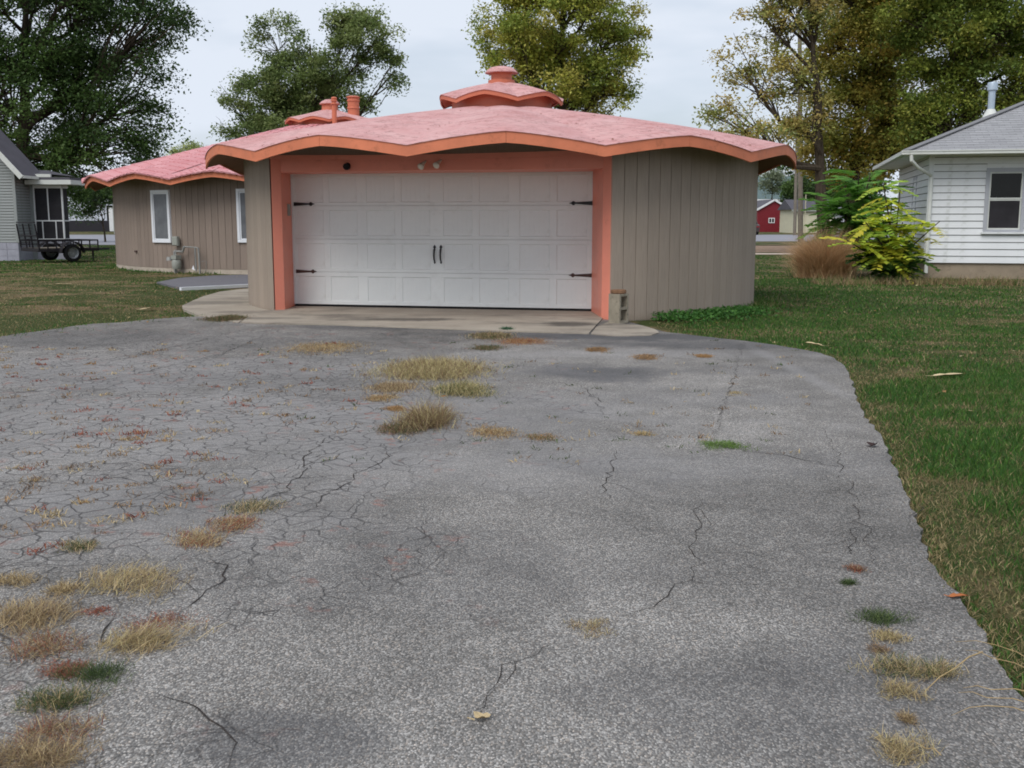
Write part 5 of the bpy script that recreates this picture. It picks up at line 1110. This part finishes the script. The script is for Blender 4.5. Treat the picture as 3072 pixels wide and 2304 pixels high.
tuft('small flat orange weed near the right lawn edge', 1520, 770, 12, 4, [ORG], .04, 3, 1.2)
tuft('dark green tuft by the driveway right edge', 1905, 1338, 42, 17, [GN, GN], .07, 1.2, .9)
tuft('tan tuft just below the dark green tuft', 1905, 1374, 34, 15, [PALE, TN], .06, 1.1, 1.0)
tuft('grey brown dead weed between tan tufts at right', 1895, 1405, 24, 10, [BRN], .04, .8, 1.1)
tuft('wide tan and green clump at lower right', 1940, 1446, 62, 22, [PALE, GN, TN], .09, 1.2, .9)
tuft('round tan clump right of the wide one', 2030, 1452, 34, 17, [PALE, TN, GN], .08, 1.2, .9)
tuft('tan clump under the wide lower right clump', 1945, 1500, 42, 20, [PALE, TN], .07, 1.1, 1.0)
tuft('thin brown tuft above the bottom right clump', 1955, 1555, 18, 18, [BRN, TN], .05, .8, 1.0)
tuft('tan clump at the bottom right near the frame edge', 1955, 1630, 48, 32, [PALE, TN], .09, 1.2, .9)
tuft('tiny pinkish weed above a tiny green one at right', 1848, 1230, 22, 9, [BRN, RED], .04, 1, 1.0)
tuft('tiny green weed below the pinkish one at right', 1840, 1259, 22, 7, [GN], .035, 1, 1.0)
tuft('small dried tuft on the driveway crack in the foreground', 1270, 1360, 36, 15, [PALE, BRN, TN], .05, 1.0, 1.1)
tuft('weed growing in the joint between walkway and driveway', 490, 690, 32, 6, [GN, BRN], .11, 1.3, .9)
tuft('bluish green weed at the lip of the apron', 1095, 713, 13, 4, [C3((62, 96, 70), (80, 112, 84))], .09, 1.6, .9)
# scattered tiny weeds in the alligator cracks: nobody could count them
r_ = np.random.default_rng(5); pos = []; cl2 = []
for i in range(330):
    px, py = r_.uniform(-20, 760), r_.uniform(735, 1300)
    if py > 1230 - px * .35 or (px > 520 and py > 900): continue
    c = G(*S(px, py)); n = r_.integers(10, 34); pos.append(np.column_stack([c.x + r_.normal(0, .035, n), c.y + r_.normal(0, .03, n)])); pl = (RED, ORG, TN, BRN)[r_.integers(4)]; cl2.append(pl[r_.integers(3, size=n)] * r_.uniform(.7, 1.2, n)[:, None])
for i in range(160):
    px, py = r_.uniform(560, 1750), r_.uniform(735, 1000); c = G(*S(px, py)); n = r_.integers(5, 16); pos.append(np.column_stack([c.x + r_.normal(0, .03, n), c.y + r_.normal(0, .025, n)])); pl = (BRN, TN, GN)[r_.integers(3)]; cl2.append(pl[r_.integers(3, size=n)] * r_.uniform(.7, 1.2, n)[:, None])
pos = np.concatenate(pos); cl2 = np.concatenate(cl2); n = len(pos); V, F, Cc = blades(pos, r_.uniform(.012, .045, n), .003 + .0005 * pos[:, 1], cl2, 1.2, 6, 0, .9)
cw_ = link('crack_weeds', ribbon_mesh('crack_weeds', V, F, Cc, 'blade')); cw_['kind'] = 'stuff'; cw_['label'] = 'tiny reddish and straw weeds scattered through the pavement cracks'; cw_['category'] = 'weeds'
# tan ornamental grass by the green shrub
r_ = np.random.default_rng(8); n = 11000; Yo = 26.8; c = ground_at(1785, Yo); xy = r_.normal(0, .22, (n, 2)); rad_ = np.hypot(xy[:, 0], xy[:, 1])
V, F, Cc = blades(xy, r_.uniform(.7, 1.45, n) * np.clip(1.2 - rad_ * .8, .4, 1.1), np.full(n, .009), C3((214, 178, 136), (198, 162, 122), (224, 192, 152), (180, 146, 110))[r_.integers(4, size=n)] * r_.uniform(.8, 1.15, n)[:, None], .5, 9, 0, 1.5)
tag(link('ornamental_grass', ribbon_mesh('ornamental_grass', V, F, Cc, 'blade'), None, c), 'soft tan mound of ornamental grass left of the shrubs', 'ornamental grass')
c = ground_at(1960, 24.0); n = 3000; xy = np.column_stack([r_.uniform(-2.0, 2.6, n), r_.normal(0, .35, n)]); V, F, Cc = blades(xy, r_.uniform(.08, .3, n), np.full(n, .012), np.concatenate([TAN, BRN, GRN[:2]])[r_.integers(10, size=n)], .5, 10, 0)
dg = link('dry_bed', ribbon_mesh('dry_bed', V, F, Cc, 'blade'), None, c); dg['kind'] = 'stuff'; dg['label'] = 'dry brown grass bed under the bungalow shrubs'; dg['category'] = 'grass'

# ------------------------------------------------------------------ cracks in the driveway
cr_rng = random.Random(4)
def crack(pts, w, depth=6):
    p_ = [G(*S(*q)) for q in pts]; out = []
    for a, b in zip(p_, p_[1:]):
        n = max(2, int((b - a).length / .06))
        for i in range(n): out.append(a.lerp(b, i / n) + Vector((cr_rng.gauss(0, .016), cr_rng.gauss(0, .016), 0)))
    out.append(p_[-1]); mb = MB(); N = len(out)
    for i, q in enumerate(out):
        d = (out[min(i + 1, N - 1)] - out[max(0, i - 1)]).normalized(); s_ = Vector((-d.y, d.x, 0)); ww = w * .46 * cr_rng.uniform(.4, 1.35) * min(1, .15 + 4 * min(i, N - 1 - i) / N)
        mb.v += [tuple(q + s_ * ww / 2 + Vector((0, 0, .003))), tuple(q - s_ * ww / 2 + Vector((0, 0, .003)))]
    mb.f = [(2 * i, 2 * i + 1, 2 * i + 3, 2 * i + 2) for i in range(N - 1)]
    for i in range(4, N - 4, 5):                         # hairline side branches
        if cr_rng.random() < .55: continue
        q = out[i].copy(); d = (out[i + 1] - out[i - 1]).normalized(); ang = cr_rng.choice((-1, 1)) * cr_rng.uniform(.6, 1.3); br_ = [q]
        for _ in range(cr_rng.randint(3, 9)): ang += cr_rng.gauss(0, .25); dd = Vector((d.x * math.cos(ang) - d.y * math.sin(ang), d.x * math.sin(ang) + d.y * math.cos(ang), 0)); q = q + dd * .05; br_.append(q)
        k = len(mb.v); M_ = len(br_)
        for m_, q in enumerate(br_):
            e = br_[min(m_ + 1, M_ - 1)] - br_[max(0, m_ - 1)]; e.normalize(); s_ = Vector((-e.y, e.x, 0)) * w * .16 * (1 - m_ / M_ * .8)
            mb.v += [tuple(q + s_ + Vector((0, 0, .0032))), tuple(q - s_ + Vector((0, 0, .0032)))]
        mb.f += [(k + 2 * m_, k + 2 * m_ + 1, k + 2 * m_ + 3, k + 2 * m_ + 2) for m_ in range(M_ - 1)]
    return mb.build('crack', 'crack_dark', driveway)
for pts, w in (([(1512, 1070), (1500, 1110), (1512, 1140), (1495, 1180), (1508, 1215), (1480, 1250), (1440, 1290), (1380, 1325), (1320, 1345)], .009), ([(1225, 1375), (1180, 1400), (1130, 1430), (1090, 1460), (1060, 1500), (1000, 1545)], .009),
               ([(862, 962), (830, 985), (800, 1010), (760, 1030), (700, 1075), (650, 1120)], .012), ([(1330, 970), (1325, 1000), (1310, 1050), (1316, 1080)], .012), ([(455, 1195), (485, 1225), (482, 1262), (430, 1300), (385, 1325)], .016), ([(360, 1225), (395, 1265), (430, 1300)], .008),
               ([(345, 1495), (420, 1535), (488, 1572), (497, 1610), (492, 1665)], .012), ([(598, 1095), (620, 1060), (655, 1020), (660, 985), (720, 940)], .014), ([(1500, 950), (1600, 972), (1700, 985), (1800, 1008), (1850, 1010), (1925, 1000)], .012), ([(1480, 1195), (1650, 1192), (1845, 1197)], .006),
               ([(1765, 905), (1830, 1030), (1870, 1150), (1905, 1260)], .007), ([(1835, 1130), (1850, 1190), (1840, 1200)], .008), ([(1605, 735), (1590, 800), (1560, 880), (1545, 960)], .010), ([(1250, 830), (1290, 860), (1300, 890)], .014), ([(0, 800), (150, 792), (300, 765), (420, 740), (520, 716)], .018), ([(0, 870), (120, 845), (330, 800), (480, 765), (600, 712)], .018),
               ([(830, 940), (900, 936)], .012), ([(700, 1075), (760, 1055), (800, 1052)], .008), ([(250, 1330), (230, 1360), (215, 1390)], .012), ([(0, 1420), (60, 1410), (110, 1440)], .014), ([(1990, 1085), (1975, 1110), (1968, 1130)], .008), ([(0, 760), (180, 752), (380, 728)], .014)):
    crack(pts, w)

# ------------------------------------------------------------------ fallen leaves, husks and stalks
def leaf_obj(px, py, L_, W_, col, label, rot, lobes=3, name='fallen_leaf', curl=.3):
    c = G(*S(px, py)); mb = MB(); n = 14; out = []
    for i in range(n):
        a = 2 * math.pi * i / n; rr = 1 + .38 * math.cos(lobes * a); out.append((L_ / 2 * rr * math.cos(a), W_ / 2 * rr * math.sin(a)))
    mb.v = [(0, 0, .006)] + [(x, y, .004 + curl * abs(y) + cr_rng.uniform(0, .008)) for x, y in out]; mb.f = [(0, 1 + i, 1 + (i + 1) % n) for i in range(n)]; k = len(mb.v)
    mb.v += [(x, y, z + .0015) for x, y, z in mb.v]; mb.f += [tuple(q + k for q in f[::-1]) for f in mb.f]
    mb.tube([(-L_ * .5, 0, .006), (-L_ * .95, .01, .012)], [.0025, .0015], 5)
    if col not in MATS: paint(col, *LEAFC[col])
    o = mb.build(name, col, None, True, (c.x, c.y, .0)); o.rotation_euler = (0, 0, rot); return tag(o, label, 'leaf')
LEAFC = {'leaf_tan': (lin(186, 166, 128), .7, .25), 'leaf_cream': (lin(206, 186, 146), .7, .2), 'leaf_orange': (lin(172, 104, 60), .7, .25), 'leaf_dark': (lin(64, 46, 42), .7, .3)}
leaf_obj(1040, 1556, .042, .036, 'leaf_tan', 'curled tan leaf lying alone on the foreground asphalt', .4, 3, curl=.5)
leaf_obj(2072, 1292, .06, .035, 'leaf_orange', 'orange brown leaf in the grass by the right driveway edge', .1, 2)
leaf_obj(1757, 745, .22, .06, 'leaf_cream', 'pale husk at the far lawn corner of the driveway', 2.0, 2, 'corn_husk', .6)
leaf_obj(2050, 812, .26, .1, 'leaf_cream', 'cream leaf lying alone on the green lawn', .3, 2)
leaf_obj(1885, 965, .07, .06, 'leaf_dark', 'dark shrivelled leaf near the right driveway edge', .8, 3, curl=.6)
leaf_obj(135, 588 + 27, .3, .14, 'leaf_cream', 'pale leaf on the left lawn near the trailer', .2, 2)
leaf_obj(318, 668, .25, .1, 'leaf_cream', 'pale leaf on the left lawn near the driveway', 1.2, 2)
for i, (pts, lab) in enumerate(((((2085, 1408), (2140, 1440), (2240, 1490)), 'uppermost dry stalk sticking in from the right edge'), (((1995, 1500), (2060, 1470), (2120, 1440)), 'thick dry stalk slanting up towards the lawn at lower right'), (((2065, 1390), (2150, 1425), (2240, 1470)), 'thin dry stalk above the thick slanting one'),
                             (((2080, 1490), (2140, 1510), (2240, 1535)), 'dry stalk bending along the lower right pavement'), (((2070, 1500), (2130, 1535), (2240, 1560)), 'dry stalk just under the bending one'), (((2055, 1550), (2130, 1560), (2240, 1582)), 'lowest long dry stalk at the right edge'), (((1945, 1605), (2000, 1640), (2030, 1670)), 'short dry stalk beside the bottom right clump'))):
    a, b, c = [G(*S(*q)) for q in pts]; a.z, b.z, c.z = .006, .03 + .01 * i % .03, .05
    q = [a, a.lerp(b, .5) + Vector((0, 0, .01)), b, b.lerp(c, .5) + Vector((0, 0, .01)), c]; o0 = a.copy()
    if 'straw' not in MATS: paint('straw', lin(170, 146, 104), .7, .2, None, 20)
    tag(MB().tube([tuple(v_ - o0) for v_ in q], [.0005, .0010, .0013, .0014, .0015] if i != 1 else [.0012, .0017, .002, .0022, .0022], 6).build('dry_stalk', 'straw', None, True, o0), lab, 'stalk')
# leaf litter on the garage roof valleys
r_ = np.random.default_rng(12); pos = []
for i in range(12):
    for j in range(16):
        a = gr.ph0 + 2 * math.pi * (i + .5) / 12 + r_.normal(0, .05); r0 = r_.uniform(3.2, 5.0); pos.append((r0 * math.sin(a), -r0 * math.cos(a), gr.z(r0, a) + .006))
for i in range(70): a = r_.uniform(0, 2 * math.pi); r0 = r_.uniform(1.0, 5.0); pos.append((r0 * math.sin(a), -r0 * math.cos(a), gr.z(r0, a) + .006))
pos = np.array(pos) + np.array(GC); V, F, Cc = leaf_cloud(pos, .045, C3((140, 92, 78), (124, 82, 70), (158, 116, 96))[r_.integers(3, size=len(pos))], 0, .5, 4, 3.0)
rl = link('roof_litter', ribbon_mesh('roof_litter', V, F, Cc, 'leaf')); rl['kind'] = 'stuff'; rl['label'] = 'dead leaf scraps caught on the garage roof'; rl['category'] = 'leaves'

# fallen leaves scattered over lawn and pavement, too many and too small to tell apart
r_ = np.random.default_rng(55); n = 420; x = r_.uniform(-9, 11, n); y = r_.uniform(7.5, 27, n); k = (np.abs(x) < y * .5) & (np.hypot(x - GC.x, y - GC.y) > RW + .3) & (np.hypot(x - HC.x, y - HC.y) > HW + .3) & (~inside(hard[0], x, y) | (r_.random(n) < .10))
x, y = x[k], y[k]; pos = np.column_stack([x, y, np.full(len(x), .018)]); V, F, Cc = leaf_cloud(pos, .045, C3((196, 172, 128), (170, 130, 84), (150, 112, 78), (206, 188, 150))[r_.integers(4, size=len(x))] * r_.uniform(.7, 1.1, len(x))[:, None], 0, .6, 6, 2.5)
fl_ = link('fallen_leaves', ribbon_mesh('fallen_leaves', V, F, Cc, 'leaf')); fl_['kind'] = 'stuff'; fl_['label'] = 'small dry leaves scattered over lawn and pavement'; fl_['category'] = 'leaves'
